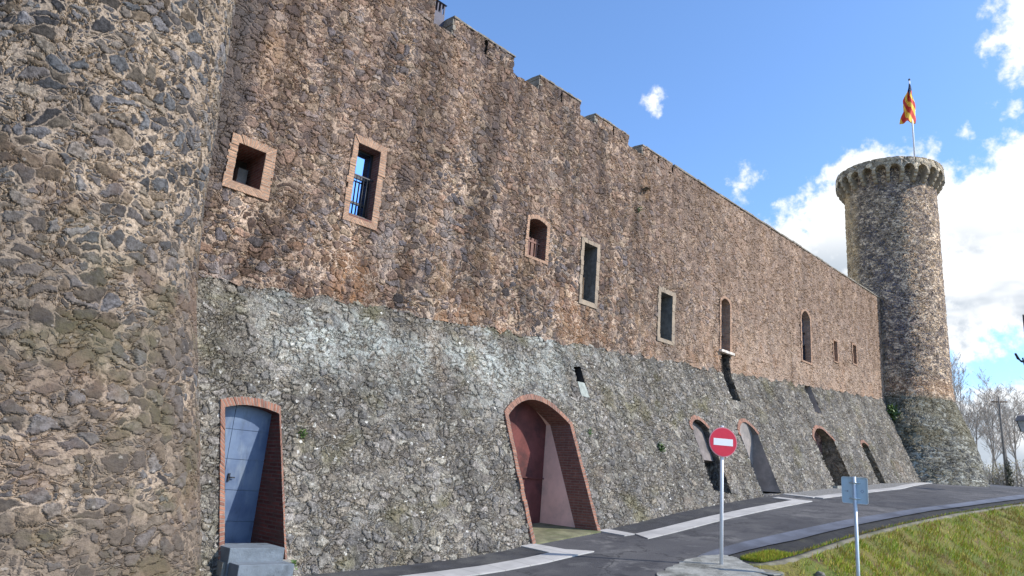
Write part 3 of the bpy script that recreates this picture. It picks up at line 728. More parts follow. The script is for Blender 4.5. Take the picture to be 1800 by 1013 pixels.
mb = MB(); mb.box((21.78, .10, 5.36), (21.95, .14, 5.58)); mb.box((21.84, .10, 5.24), (21.95, .14, 5.36)); mb.build('green_cloth', simple('green cloth', (.02, .32, .16), .8), w6)
mb = MB(); mb.box((21.60, -.13, 4.64), (22.50, .02, 4.73)); mb.build('sill', simple('white stone sill', (.58, .52, .45), .9), w6, bevel=.008)
w7 = window((28.30, 29.12, 5.50, 7.36, .26), (28.21, 29.22, 5.43, 7.44, .27), M_BRICK, M_BRICK, .35, 'largest arched window with pale brick surround near the round tower', back=None)
mb = MB(); mb.box((28.28, .26, 5.48), (29.14, .28, 7.7)); mb.build('glass', M_GLASS, w7)
mb = MB()
for i in range(4): mb.box((28.35+i*.24, .20, 5.5), (28.38+i*.24, .23, 6.25))
for z in (6.22, 6.75): mb.box((28.3, .205, z), (29.12, .245, z+.05))
mb.build('railing', M_IRON, w7)
w8 = window((31.58, 31.98, 6.03, 6.93, 0), (31.51, 32.05, 5.97, 6.99, 0), M_BRICK, M_BRICK, .4, 'small slit window with brick reveal, left of the pair')
w9 = window((33.84, 34.26, 6.30, 7.17, 0), (33.77, 34.33, 6.24, 7.23, 0), M_BRICK, M_BRICK, .4, 'small slit window with brick reveal, nearest the round tower')

# --- blue door in the talus
pin = outline(4.76, 5.66, -1.46, .68, .08); pout = outline(4.69, 5.69, -1.50, .80, .09); HOLES.append(grow(pin, .02))
dr = ring('doorway', pin, pout, M_BRICKA, castle, .025, label='brick framed doorway with blue grey door')
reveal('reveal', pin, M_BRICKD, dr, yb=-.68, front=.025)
mb = MB()
xs = [4.72, 5.04, 5.68]; zs = [-1.46, -1.02, -.55, -.08, .38, .9]
for i in range(2):
    for j in range(5): mb.box((xs[i]+.004, -.70, zs[j]+.004), (xs[i+1]-.004, -.655, zs[j+1]-.004))
mb.box((4.7, -.68, -1.46), (5.7, -.64, .95)); d_o = mb.build('door', M_DOOR, dr)
mb = MB(); mb.box((5.10, -.725, -.42), (5.13, -.70, -.30)); mb.tube([(5.115, -.72, -.36), (5.20, -.74, -.36)], .010, 6); mb.build('handle', M_IRON, d_o)
mb = MB(); mb.box((4.66, -2.0, -1.62), (5.68, -.6, -1.44)); mb.build('threshold', M_CONC, dr)
# --- big passage
pin = outline(11.02, 13.03, -1.30, 1.28, .46, 16, -1.06); pout = outline(10.92, 13.13, -1.36, 1.34, .53, 16, -1.08); HOLES.append(grow(pin, .03))
ps = ring('passage', pin, pout, M_BRICKA, castle, .03, label='large brick arched passage, the widest opening in the sloping base')
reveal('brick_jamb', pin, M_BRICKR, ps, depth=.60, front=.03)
reveal('plaster_jamb', pin, M_PLPINK, ps, yb=-.16, front_depth=.60)
panel('back_wall', pin, -.165, M_PLRED, ps)
mb = MB(); mb.box((11.0, -.21, .0), (13.05, -.17, .03)); mb.box((11.35, -.20, -1.2), (11.39, -.17, 1.5)); mb.build('door_rail', M_PLRED, ps)
mb = MB()
for i in range(8):
    a, b = 10.99 + 2.07*i/8, 10.99 + 2.07*(i+1)/8; za, zb_ = float(zb(a))+.03, float(zb(b))+.03
    mb.face([(a, -1.95, za), (b, -1.95, zb_), (b, -.1, zb_), (a, -.1, za)]); mb.face([(a, -1.95, za-.3), (b, -1.95, zb_-.3), (b, -1.95, zb_), (a, -1.95, za)])
mb.build('floor', M_MOSSC, ps)
# --- niches of the talus
def niche(s0, s1, zl, zr_, z1, rise, yb, jm, bm, label, rm=M_BRICKA, depth=None, w=.11):
    pin = outline(s0, s1, zl, z1, rise, 12, zr_); pout = outline(s0-w, s1+w, zl, z1+.06, rise+.06, 12, zr_)
    HOLES.append(grow(pin, .02))
    # only the head is lined with brick, the sides stay rubble
    k0, k1 = 11, len(pin)-12
    r = ring('niche', pin[k0:k1], pout[k0:k1], rm, castle, .02, label=label)
    reveal('reveal', pin, jm, r, yb=yb, front=.0)
    panel('back_wall', pin, yb-.003, bm, r)
    return r
n1_ = niche(18.60, 19.50, .12, .05, 1.86, .22, -.52, M_ROUGHDK, M_DARK, 'narrow blocked niche with plaster above and dark hollow below')
mb = MB()
arc = [(x, z) for x, z in outline(18.60, 19.50, .92, 1.86, .22, 12)]
mb.face([(x, float(ty(x, z)) + .20, z) for x, z in arc[11:-11]] + [(19.50, float(ty(19.5, .92)) + .20, .92), (18.60, float(ty(18.6, .92)) + .20, .92)])
mb.face([(18.60, float(ty(18.6, .92)) + .20, .92), (19.50, float(ty(19.5, .92)) + .20, .92), (19.50, -.5, .80), (18.60, -.5, .80)])
mb.build('plaster_infill', simple('dirty plaster', (.165, .14, .13), .92, 0, .3, 2.5, .01, 16, dirt=(.10, .09, .085)), n1_)
mb = MB(); mb.box((18.7, -1.0, -.1), (19.3, -.55, .45)); mb.build('rubble_infill', M_ROUGHDK, n1_)
niche(21.42, 22.62, .06, .2, 1.98, .34, -.70, M_PLGREY, M_PLGREY, 'tall niche lined with smooth grey plaster')
n3_ = niche(27.12, 28.92, .45, .55, 2.32, .42, -.45, M_ROUGHBR, M_ROUGHRED, 'broad arched niche with red rubble infill')
mb = MB(); mb.box((26.9, -1.75, .50), (29.0, -1.2, .62)); mb.build('step', M_CONC, n3_)
niche(31.70, 32.42, .9, 1.0, 2.44, .12, -.75, M_ROUGHBR, M_DARK, 'smallest niche in the sloping base, closest to the round tower', w=.07)
# --- drain slots
def slot(s0, s1, z0, z1, yb, jm, bm, label, chute=None):
    pin = [(s0, z0), (s0, (z0+z1)/2), (s0, z1), (s1, z1+.05), (s1, (z0+z1)/2), (s1, z0)]
    HOLES.append(pin)
    mb = MB()
    pp = pin + pin[:1]
    L = plen(pp)
    for i in range(len(pin)):
        a, b = surf(*pp[i], -.005), surf(*pp[i+1], -.005)
        mb.face([a, b, (b.x, max(yb, b.y+.02), b.z), (a.x, max(yb, a.y+.02), a.z)])
    r = mb.build('drain_slot', jm, castle, label)
    panel('back_wall', pin, yb, bm, r, grow=.0)
    return r
sl = slot(13.82, 14.10, 2.10, 2.84, .05, M_DARK, M_DARK, 'short drain slot with a grey stone spout')
mb = MB()
q0, q1 = surf(13.80, 2.08, .01), surf(13.80, 2.45, .01)
mb.face([q0, q1, q1+Vector((.27, 0, 0)), q0+Vector((.33, 0, 0))])
mb.face([q0, q1, q1+Vector((0, .3, 0)), q0+Vector((0, .3, 0))]); mb.face([q1, q1+Vector((.27, 0, 0)), q1+Vector((.27, .3, .06)), q1+Vector((0, .3, .06))]); mb.face([q0+Vector((.33, 0, 0)), q1+Vector((.27, 0, 0)), q1+Vector((.27, .3, 0)), q0+Vector((.33, .3, 0))]); mb.face([q0, q0+Vector((.33,0,0)), q0+Vector((.33,.3,0)), q0+Vector((0,.3,0))])
mb.build('spout', simple('grey green stone', (.27, .29, .26), .9), sl)
slot(21.80, 22.34, 3.04, 4.60, .30, M_ROUGHDK, M_DARK, 'dark rubble drain slot below the white sill')
s3 = slot(28.34, 28.96, 3.42, 4.48, .22, M_PLGREY, M_ROUGHBR, 'drain slot with a smooth grey chute below the arched window')

# --- masonry sheets
def columns(a, b, k=.00135):
    out = [a]
    while out[-1] < b:
        s = out[-1]; d = math.hypot(s, 12); out.append(s + max(.017, k*d*(1 + .45*s/12)))
    out[-1] = b
    return np.array(out)
cs = columns(3.2, 38.4)
rw = np.random.RandomState(11)
jit = np.interp(cs, np.arange(3, 39, .22), rw.normal(0, .055, len(np.arange(3, 39, .22))))
bz = brow(cs) + jit
ZT = 10.05
nW = 330
tt = np.linspace(0, 1, nW)[:, None]
topz = np.where(cs > 18.62, 10.33, np.where(cs < 8.4, 10.2, ZT))
Z = bz[None]*(1-tt) + topz[None]*tt; X = np.broadcast_to(cs[None], Z.shape)
Y = np.minimum(ty(X, Z) + 0.0, 0.0)
Pw = np.stack([X, Y, Z], -1); UVw = np.stack([X, Z], -1)
Xc = (X[:-1, :-1]+X[1:, 1:])/2; Zc = (Z[:-1, :-1]+Z[1:, 1:])/2
drop = np.zeros(Xc.shape, bool)
for h in HOLES: drop |= inside(Xc, Zc, h)
grid('upper_wall', Pw, UVw, M_WALL, castle, drop)
nT = 260
base_z = zb(cs) - .25
tt = np.linspace(0, 1, nT)[:, None]
zt_ = bz + .06
Z = base_z[None]*(1-tt) + zt_[None]*tt; X = np.broadcast_to(cs[None], Z.shape)
Y = ty(X, Z) + .012*np.clip((Z - (bz[None]-.02))/.08, 0, 1)*3
Pt = np.stack([X, Y, Z], -1); UVt = np.stack([X, (Z - brow(X))*math.sqrt(1+K*K)], -1)
Xc = (X[:-1, :-1]+X[1:, 1:])/2; Zc = (Z[:-1, :-1]+Z[1:, 1:])/2
drop = np.zeros(Xc.shape, bool)
for h in HOLES: drop |= inside(Xc, Zc, h)
grid('sloping_base', Pt, UVt, M_TAL, castle, drop)
# the wall carries on behind the turret, past the left edge of the view
xe = np.linspace(-14, 1.8, 300); ze = np.linspace(-2.6, 10.2, 240)
Xe, Ze = np.meshgrid(xe, ze)
grid('upper_wall', np.stack([Xe, Xe*0, Ze], -1), np.stack([Xe, Ze], -1), M_WALL, castle)
# body behind the face and wall walk
mb = MB()
mb.face([(2, 0.02, 10.03), (18.62, 0.02, 10.03), (18.62, 1.4, 10.03), (2, 1.4, 10.03)])
mb.face([(18.62, 0.02, 10.325), (40, 0.02, 10.325), (40, 1.4, 10.325), (18.62, 1.4, 10.325)])
mb.face([(2, 1.4, -2), (40, 1.4, -2), (40, 1.4, 10.3), (2, 1.4, 10.3)])
mb.build('wall_core', M_GREYST, castle)

# --- merlons
def merlon(s0, s1, ztop, slit=True, label=None, zlow=ZT-.03, cope=True):
    path = [(s0, y) for y in np.linspace(.62, .0, 20)] + [(s, 0.0) for s in np.linspace(s0, s1, int((s1-s0)/.028)+2)[1:-1]] + [(s1, y) for y in np.linspace(0, .62, 20)]
    path = np.array(path); ul = np.concatenate([[0], np.cumsum(np.hypot(*np.diff(path, axis=0).T))]) + s0
    zz = np.linspace(zlow, ztop, 16)
    P = np.stack([np.broadcast_to(path[None, :, 0], (16, len(path))), np.broadcast_to(path[None, :, 1], (16, len(path))), np.broadcast_to(zz[:, None], (16, len(path)))], -1)
    U = np.stack([np.broadcast_to(ul[None], (16, len(path))), P[..., 2]], -1)
    xm = (P[:-1, :-1, 0]+P[1:, 1:, 0])/2; zm = (P[:-1, :-1, 2]+P[1:, 1:, 2])/2; ym = P[:-1, :-1, 1]
    sc_ = s0 + (s1-s0)*.52
    dr_ = (abs(xm-sc_) < .03) & (ym < .01) & (zm > zlow+.05) & (zm < ztop-.03) if slit else None
    o = grid('merlon', P, U, M_WALL, castle, dr_)
    if label: o['label'] = label
    if slit:
        mb = MB(); mb.box((sc_-.08, .10, zlow), (sc_+.08, .12, ztop)); mb.build('slit_dark_back', M_DARK, o)  # dark panel added inside, stands in for unlit depth of the slit
    if cope:
        mb = MB(); n = max(3, int((s1-s0)/.18)); r_ = random.Random(int(s0*100))
        for i in range(n):
            a = s0-.025 + (s1-s0+.05)*i/n; b = s0-.025 + (s1-s0+.05)*(i+1)/n - .006
            h = .05 + r_.uniform(-.018, .018); yy = -.015 + r_.uniform(-.012, .012)
            mb.face([(a, yy, ztop), (b, yy, ztop), (b, yy, ztop+h*.8), (a, yy, ztop+h*.8)])
            mb.face([(a, yy, ztop+h*.8), (b, yy, ztop+h*.8), (b, .3, ztop+h*1.3), (a, .3, ztop+h*1.3)])
            mb.face([(a, .3, ztop+h*1.3), (b, .3, ztop+h*1.3), (b, .66, ztop+h*.8), (a, .66, ztop+h*.8)])
            mb.face([(a, yy, ztop), (a, yy, ztop+h*.8), (a, .3, ztop+h*1.3), (a, .66, ztop+h*.8), (a, .66, ztop)])
            mb.face([(b, yy, ztop), (b, yy, ztop+h*.8), (b, .3, ztop+h*1.3), (b, .66, ztop+h*.8), (b, .66, ztop)])
            mb.face([(a, yy, ztop), (b, yy, ztop), (b, .66, ztop), (a, .66, ztop)])
        mb.build('coping', M_COPE, o)
        # dressed end stones
        mb = MB(); r_ = random.Random(int(s0*77)); zq = zlow
        while zq < ztop-.03:
            h = min(r_.uniform(.12, .2), ztop-.004-zq); mb.box((s0-.03-r_.uniform(0, .02), .02+r_.uniform(-.025, .0), zq), (s0+r_.uniform(.06, .14), .64, zq+h-.006)); zq += h
        mb.build('quoin', M_COPE, o, bevel=.015)
    return o
merlon(3.4, 8.40, 10.75, False)
merlon(9.00, 11.06, 10.50)
merlon(12.06, 13.76, 10.44)
merlon(14.46, 16.10, 10.36)
merlon(16.85, 18.52, 10.34)
mb = MB(); r_ = random.Random(5); s = 18.64
while s < 38.2:
    L = r_.uniform(.25, .7); b = min(s+L, 38.3); h = .05+r_.uniform(-.012, .02)
    mb.box((s, -.03+r_.uniform(-.01, .01), 10.329), (b-.006, .55, 10.33+h)); s = b
mb.build('wall_coping', M_COPE, castle)

# ------------------------------------------------------------------ near round turret
tc = (1.792, -.286)
rp = ([-3.0, -1.6, -.45, .76, 1.6, 2.63, 3.83, 5.3, 7.4, 12.2], [3.32, 3.08, 2.83, 2.60, 2.41, 2.24, 2.14, 2.08, 1.99, 1.95])
z_ = np.linspace(-2.6, 11.6, 640); ph = np.linspace(math.radians(-110), math.radians(110), 420)
rr = np.interp(z_, *rp); rr = np.convolve(np.pad(rr, 20, mode='edge'), np.ones(41)/41, 'valid')
face0 = math.radians(8.7)
A = face0 + ph                                           # angle measured from "towards the camera", to the right
Xg = tc[0] + rr[:, None]*np.sin(-(face0) + ph)[None]; Yg = tc[1] - rr[:, None]*np.cos(-(face0) + ph)[None]
P = np.stack([Xg, Yg, np.broadcast_to(z_[:, None], Xg.shape)], -1)
U = np.stack([np.broadcast_to((2.25*ph)[None]+10, Xg.shape), P[..., 2]], -1)
turret = grid('round_turret', P, U, M_TUR)
tag(turret, 'near round turret of dark stones in cream mortar filling the left edge', 'turret')

# ------------------------------------------------------------------ far round tower
TCX, TCY = 40.264, -.053
tower = empty('round_tower', (TCX, TCY, 1.2), 'tall far round stone tower with arched corbel crown and flared base', 'tower')
tf = math.radians(73.47)
tp = ([-1, 1.0, 1.64, 2.17, 3.1, 3.93, 4.64, 5.23, 5.85, 8.5, 16.3, 17.6], [3.95, 3.55, 3.42, 3.33, 3.12, 2.88, 2.58, 2.38, 2.30, 2.26, 2.26, 2.26])
def tgrid(name, z0, z1, nz, nph, m, smooth=True):
    z = np.linspace(z0, z1, nz); ph = np.linspace(-math.pi, math.pi, nph)
    r = np.interp(z, *tp)
    X = TCX + r[:, None]*np.sin(-tf+ph)[None]; Y = TCY - r[:, None]*np.cos(-tf+ph)[None]
    P = np.stack([X, Y, np.broadcast_to(z[:, None], X.shape)], -1)
    U = np.stack([np.broadcast_to((2.27*ph+8)[None], X.shape), P[..., 2]], -1)
    return grid(name, P, U, m, tower)
tgrid('shaft', 5.30, 17.6, 300, 320, M_TOW)
tgrid('flared_base', .6, 5.34, 110, 340, M_TOWB)
NB = 24
def crown():
    mb = MB(); RO, RI = 2.69, 2.24; zt, zsp = 17.92, 17.24
    sub = 14; N = NB*sub
    def zl(k):
        a = ((k % sub)/sub - .5)*2*math.pi*RO/NB
        hw = .265
        if abs(a) > hw: return zsp - .02
        return zsp + .02 + math.sqrt(max(0, hw*hw-a*a))*1.05
    def pt(k, r, z):
        a = -tf + 2*math.pi*k/N; return (TCX + r*math.sin(a), TCY - r*math.cos(a), z)
    for k in range(N):
        zl0, zl1 = zl(k), zl(k+1); u0, u1 = k*2*math.pi*RO/N, (k+1)*2*math.pi*RO/N
        for j in range(5):
            f0, f1 = j/5, (j+1)/5
            za, zb_ = zl0+(zt-zl0)*f0, zl1+(zt-zl1)*f0; zc, zd = zl1+(zt-zl1)*f1, zl0+(zt-zl0)*f1
            mb.face([pt(k, RO, za), pt(k+1, RO, zb_), pt(k+1, RO, zc), pt(k, RO, zd)], [(u0, za), (u1, zb_), (u1, zc), (u0, zd)])
        mb.face([pt(k, RO, zl0), pt(k+1, RO, zl1), pt(k+1, RI, zl1), pt(k, RI, zl0)], [(u0, 0), (u1, 0), (u1, .4), (u0, .4)])
        mb.face([pt(k, RO, zt), pt(k+1, RO, zt), pt(k+1, RI-.15, zt+.02), pt(k, RI-.15, zt+.02)], [(u0, 0), (u1, 0), (u1, .4), (u0, .4)])
        mb.face([pt(k, RI-.15, zt+.02), pt(k+1, RI-.15, zt+.02), pt(k+1, RI-.15, zt-1), pt(k, RI-.15, zt-1)], [(u0, 0), (u1, 0), (u1, .9), (u0, .9)])
    return mb.build('parapet', M_CROWN, tower)
crown()
prof = [(2.18, 17.28), (2.675, 17.28), (2.675, 17.16), (2.64, 17.08), (2.57, 17.05), (2.55, 17.03), (2.545, 16.95), (2.50, 16.88), (2.43, 16.86), (2.42, 16.78), (2.37, 16.70), (2.29, 16.68), (2.18, 16.66)]
mb = MB(); hw = .085
for a, b in zip(prof, prof[1:] + prof[:1]):
    mb.face([(-hw, -a[0], a[1]), (hw, -a[0], a[1]), (hw, -b[0], b[1]), (-hw, -b[0], b[1])])
mb.face([(-hw, -r, z) for r, z in prof]); mb.face([(hw, -r, z) for r, z in prof])
mc_ = mb.build('corbel', simple('corbel stone', (.36, .295, .215), .92, 0, .22, 6, .015, 20, dirt=(.25, .205, .15)), bevel=.012)
mc_.parent = tower
for k in range(NB):
    o = mc_ if k == 0 else mc_.copy()
    if k: COL.objects.link(o); o.parent = tower
    o.location = (0, 0, -1.2); o.rotation_euler = (0, 0, -tf + 2*math.pi*k/NB)

# ------------------------------------------------------------------ flagpole and flag on the far tower
fp = (TCX + 1.36*math.cos(tf), TCY - 1.36*math.sin(tf))
rt = Vector((math.cos(tf), -math.sin(tf), 0)); toc = Vector((-math.sin(tf), -math.cos(tf), 0))
pole = empty('flagpole', (fp[0], fp[1], 17.0), 'white flagpole standing on top of the far round tower', 'flagpole')
mb = MB(); mb.tube([(fp[0], fp[1], 17.0), (fp[0], fp[1], 20.3), (fp[0], fp[1], 23.75)], [.055, .05, .035], 10); mb.build('pole', M_WHITEP, pole)
mb = MB(); mb.tube([(fp[0], fp[1], 23.73), (fp[0], fp[1], 23.77), (fp[0], fp[1], 23.83), (fp[0], fp[1], 23.87)], [.03, .06, .06, .02], 10); mb.build('finial', M_STEELP, pole)
def mk_flag():
    m, t, b, o = mat('striped flag cloth'); u = t.sep(uvnode(t))
    x, y = u[0], u[1]
    st = t.m('FRACT', t.m('ADD', t.m('MULTIPLY', y, 3.0), t.m('MULTIPLY', x, -1.5)))
    c = t.mix(t.m('LESS_THAN', st, .55), (1.0, .66, .10), (.68, .07, .05))
    tri = t.m('LESS_THAN', t.m('ADD', y, t.m('MULTIPLY', t.m('ABSOLUTE', t.m('SUBTRACT', x, .45)), .12)), .25)
    c = t.mix(tri, c, (.012, .028, .12))
    t.set(b.inputs['Base Color'], c); b.inputs['Roughness'].default_value = .85
    return m
nr, nc = 40, 26
P = np.zeros((nr, nc, 3)); U = np.zeros((nr, nc, 2))
for i in range(nr):
    v = i/(nr-1)
    xl = np.interp(v, [0, .25, .45, .6, .72, .9, 1], [-.05, -.16, -.40, -.42, -.38, -.60, -.66])
    xr = np.interp(v, [0, .3, .5, .62, .9, 1], [.02, .10, .17, .20, .20, .14])
    for j in range(nc):
        u = j/(nc-1)
        fold = (.05 + .16*v)*math.sin(u*8.2 + v*3.4) + .05*math.sin(u*17+v*6)
        q = Vector((fp[0], fp[1], 23.5 - 2.42*v + (.10 if v > .9 else 0)*math.sin(u*6)*(v-.9)*6)) + rt*(xl + (xr-xl)*u + .02*math.sin(v*14)) + toc*(fold + .06)
        P[i, j] = q; U[i, j] = (u, v)
fl = grid('flag', P[::-1].copy(), U[::-1].copy(), mk_flag())
tag(fl, 'limp yellow and red striped flag with blue corner hanging on the flagpole', 'flag')
sol = fl.modifiers.new('thick', 'SOLIDIFY'); sol.thickness = .006

# ------------------------------------------------------------------ chimney cowl and rendered wall behind the battlements
cx_, cy_ = 8.80, .55
ch = empty('chimney', (cx_, cy_, 10.0), 'dark grey metal chimney cowl with louvred top behind the battlement gap', 'chimney')
mb = MB(); mb.box((cx_-.17, cy_-.17, 9.9), (cx_+.17, cy_+.17, 10.72)); mb.build('flue', M_STEELP, ch)
mb = MB()
for i in range(4):
    for j in range(4):
        if 0 < i < 3 and 0 < j < 3: continue
        x, y = cx_-.15+i*.1, cy_-.15+j*.1; mb.box((x-.016, y-.016, 10.72), (x+.016, y+.016, 11.0))
mb.build('louvres', M_STEELP, ch)
mb = MB(); a = .20; zc = 11.0
b4 = [(cx_-a, cy_-a, zc), (cx_+a, cy_-a, zc), (cx_+a, cy_+a, zc), (cx_-a, cy_+a, zc)]
mb.face(b4[::-1])
for i in range(4): mb.face([b4[i], b4[(i+1) % 4], (cx_, cy_, zc+.14)])
mb.build('cap', M_STEELP, ch)
mb = MB(); mb.box((13.4, 1.55, 8.0), (17.6, 4.5, 10.78)); mb.box((13.3, 1.5, 10.78), (17.7, 4.6, 10.86))
tag(mb.build('rooftop_building', M_PINKW), 'pink rendered rooftop building glimpsed through the battlement gaps', 'building')

# ------------------------------------------------------------------ concrete steps at the blue door
st = empty('concrete_steps', (5.1, -2.1, -1.75), 'two blue grey concrete steps below the blue door', 'steps')
mb = MB(); mb.box((4.70, -2.06, -1.9), (5.52, -1.5, -1.25)); mb.build('step', M_STEP, st, bevel=.008)
mb = MB(); mb.box((4.72, -2.36, -1.9), (5.54, -2.062, -1.43)); mb.build('step', M_STEP, st, bevel=.008)
for k, chr_ in enumerate('DOII'):
    cu = bpy.data.curves.new('letter', 'FONT'); cu.body = chr_; cu.size = .17; cu.extrude = .002
    to = bpy.data.objects.new('letter', cu); COL.objects.link(to); bpy.context.view_layer.update()
    me = bpy.data.meshes.new_from_object(to.evaluated_get(bpy.context.evaluated_depsgraph_get())); bpy.data.objects.remove(to)
    me.transform(Matrix.Translation((4.80 + (0, .15, .34, .42)[k], -2.3625, -1.695)) @ Matrix.Rotation(math.pi/2, 4, 'X'))
    me.materials.clear(); me.materials.append(M_INK); link(me, 'letter', st)

# ------------------------------------------------------------------ no entry sign
sx, sy = 12.22, -5.29; sz = float(zr(sx, sy)) + .03
ne = empty('no_entry_sign', (sx, sy, sz), 'round red no entry sign with a white bar on a white pole', 'road sign')
mb = MB(); mb.tube([(sx, sy, sz-.1), (sx, sy, 1.21)], .033, 14); mb.tube([(sx, sy, 1.20), (sx, sy, 1.225)], [.036, .03], 14); mb.build('pole', M_WHITEP, ne)
ha = math.radians(174+43.9)                                   # the way the face looks
nv = Vector((math.sin(ha), math.cos(ha), 0)); uv_ = Vector((-nv.y, nv.x, 0))
cc = Vector((sx, sy, .925)) + nv*.052
def disc(mb, r, d0, d1, n=56, c=cc, r2=None):
    r2 = r2 or r
    f = [c + nv*d1 + (uv_*math.cos(2*math.pi*i/n) + Vector((0, 0, 1))*math.sin(2*math.pi*i/n))*r2 for i in range(n)]
    b = [c + nv*d0 + (uv_*math.cos(2*math.pi*i/n) + Vector((0, 0, 1))*math.sin(2*math.pi*i/n))*r for i in range(n)]
    mb.face(f); mb.face(b[::-1])
    for i in range(n): mb.face([b[i], b[(i+1) % n], f[(i+1) % n], f[i]], smooth=False)
mb = MB(); disc(mb, .268, -.012, .0); mb.build('back_plate', M_SREAR, ne)
mb = MB(); disc(mb, .268, .0005, .008, r2=.266); mb.build('rim', simple('pale red rim', (.62, .22, .26), .5, 0, .03), ne)
mb = MB(); disc(mb, .252, .0085, .0105); mb.build('disc', M_RED, ne)
mb = MB(); q = [cc + nv*.0125 + uv_*a + Vector((0, 0, b)) for a, b in ((-.185, -.062), (.185, -.062), (.185, .062), (-.185, .062))]
mb.face(q); q2 = [p - nv*.0015 for p in q]
for i in range(4): mb.face([q2[i], q2[(i+1) % 4], q[(i+1) % 4], q[i]])
mb.build('bar', M_WHITE, ne)
for dz in (-.12, .12):
    mb = MB(); c_ = Vector((sx, sy, .925+dz)); mb.tube([c_ + Vector((0, 0, -.015)), c_ + Vector((0, 0, .015))], .040, 14)
    mb.build('bracket', M_GALV, ne)

# ------------------------------------------------------------------ rectangular sign seen from behind
tx, ty_ = 13.02, -7.32
sr = empty('back_of_sign', (tx, ty_, -1.9), 'rectangular sign seen from its plain grey back on a pale pole', 'road sign')
mb = MB(); mb.tube([(tx, ty_, -2.5), (tx, ty_, .47)], .030, 14); mb.build('pole', M_GALV, sr)
vd = Vector((tx, ty_, 0)) - Vector((0, -12, 0)); vd.normalize()
hv = math.atan2(vd.x, vd.y) + math.radians(4)
fn = Vector((math.sin(hv), math.cos(hv), 0)); fu = Vector((fn.y, -fn.x, 0))      # fn: away from the camera, fu: to the right
def rrect(w, h, r, n=5):
    out = []
    for cx0, cy0, a0 in ((w-r, h-r, 0), (-w+r, h-r, 90), (-w+r, -h+r, 180), (w-r, -h+r, 270)):
        for i in range(n+1):
            a = math.radians(a0 + 90*i/n); out.append((cx0 + r*math.cos(a), cy0 + r*math.sin(a)))
    return out
pc = Vector((tx, ty_, .245)) + fn*.040
def plate(mb, pts, d0, d1):
    f = [pc + fu*a + Vector((0, 0, b)) + fn*d0 for a, b in pts]; k = [p + fn*(d1-d0) for p in f]
    mb.face(f); mb.face(k[::-1])
    for i in range(len(pts)): mb.face([f[i], f[(i+1) % len(pts)], k[(i+1) % len(pts)], k[i]])
mb = MB(); plate(mb, rrect(.200, .215, .03), 0, .004); mb.build('plate', M_SREAR, sr)
mb = MB(); o_, i_ = rrect(.203, .218, .033), rrect(.192, .207, .024)
for i in range(len(o_)):
    j = (i+1) % len(o_)
    A_, B_, C_, D_ = [pc + fu*p[0] + Vector((0, 0, p[1])) for p in (o_[i], o_[j], i_[j], i_[i])]
    mb.face([A_ - fn*.018, B_ - fn*.018, C_ - fn*.018, D_ - fn*.018]); mb.face([A_ - fn*.018, B_ - fn*.018, B_ + fn*.005, A_ + fn*.005]); mb.face([D_ - fn*.018, C_ - fn*.018, C_ - fn*.001, D_ - fn*.001])
mb.build('rim', M_GALV, sr)
for dz in (-.135, .125):
    c_ = Vector((tx, ty_, .245 + dz)); mb = MB()
    mb.tube([c_ - Vector((0, 0, .014)), c_ + Vector((0, 0, .014))], .036, 14)
    mb.tube([c_ + fn*.03 - fu*.085, c_ + fn*.03 + fu*.085], .010, 8); mb.build('bracket', M_GALV, sr)
for a, w in ((.115, .030),):
    mb = MB(); c_ = pc - fn*.0015 + fu*a + Vector((0, 0, -.01))
    for r0, r1 in ((.030, .021),):
        O = [c_ + fu*x + Vector((0, 0, z)) for x, z in ((r0, 0), (0, r0), (-r0, 0), (0, -r0))]; I = [c_ + fu*x + Vector((0, 0, z)) for x, z in ((r1, 0), (0, r1), (-r1, 0), (0, -r1))]
        for i in range(4): mb.face([O[i], O[(i+1) % 4], I[(i+1) % 4], I[i]])
    mb.build('diamond_mark', simple('faded ink', (.17, .18, .30), .7), sr)
mb = MB()
for k, (a, w) in enumerate(((-.150, .012), (-.128, .008), (-.112, .02))):
    c_ = pc - fn*.0015 + fu*a + Vector((0, 0, -.02)); h_ = .008 if k < 2 else .012
    mb.face([c_ - fu*w*.5 - Vector((0, 0, h_)), c_ + fu*w*.5 - Vector((0, 0, h_)), c_ + fu*w*.5 + Vector((0, 0, h_)), c_ - fu*w*.5 + Vector((0, 0, h_))])
mb.build('stamp_mark', simple('faded stamp ink', (.20, .22, .28), .7), sr)

# ------------------------------------------------------------------ culvert head at the end of the ditch
hw_ = empty('culvert', (12.4, -5.9, -1.5), 'old concrete culvert head with dark pipe mouth at the end of the ditch', 'culvert')
mb = MB(); mb.box((12.06, -6.12, -2.3), (12.95, -5.62, -1.225)); mb.build('head', M_KERB, hw_, bevel=.04)
mb = MB(); mb.box((12.10, -6.30, -1.62), (12.40, -6.11, -1.235)); mb.build('pipe_mouth', simple('blue black pipe', (.025, .03, .07), .4), hw_, bevel=.01)
mb = MB(); mb.box((12.08, -6.32, -1.233), (12.42, -6.10, -1.212)); mb.build('lid', M_CONC, hw_, bevel=.006)

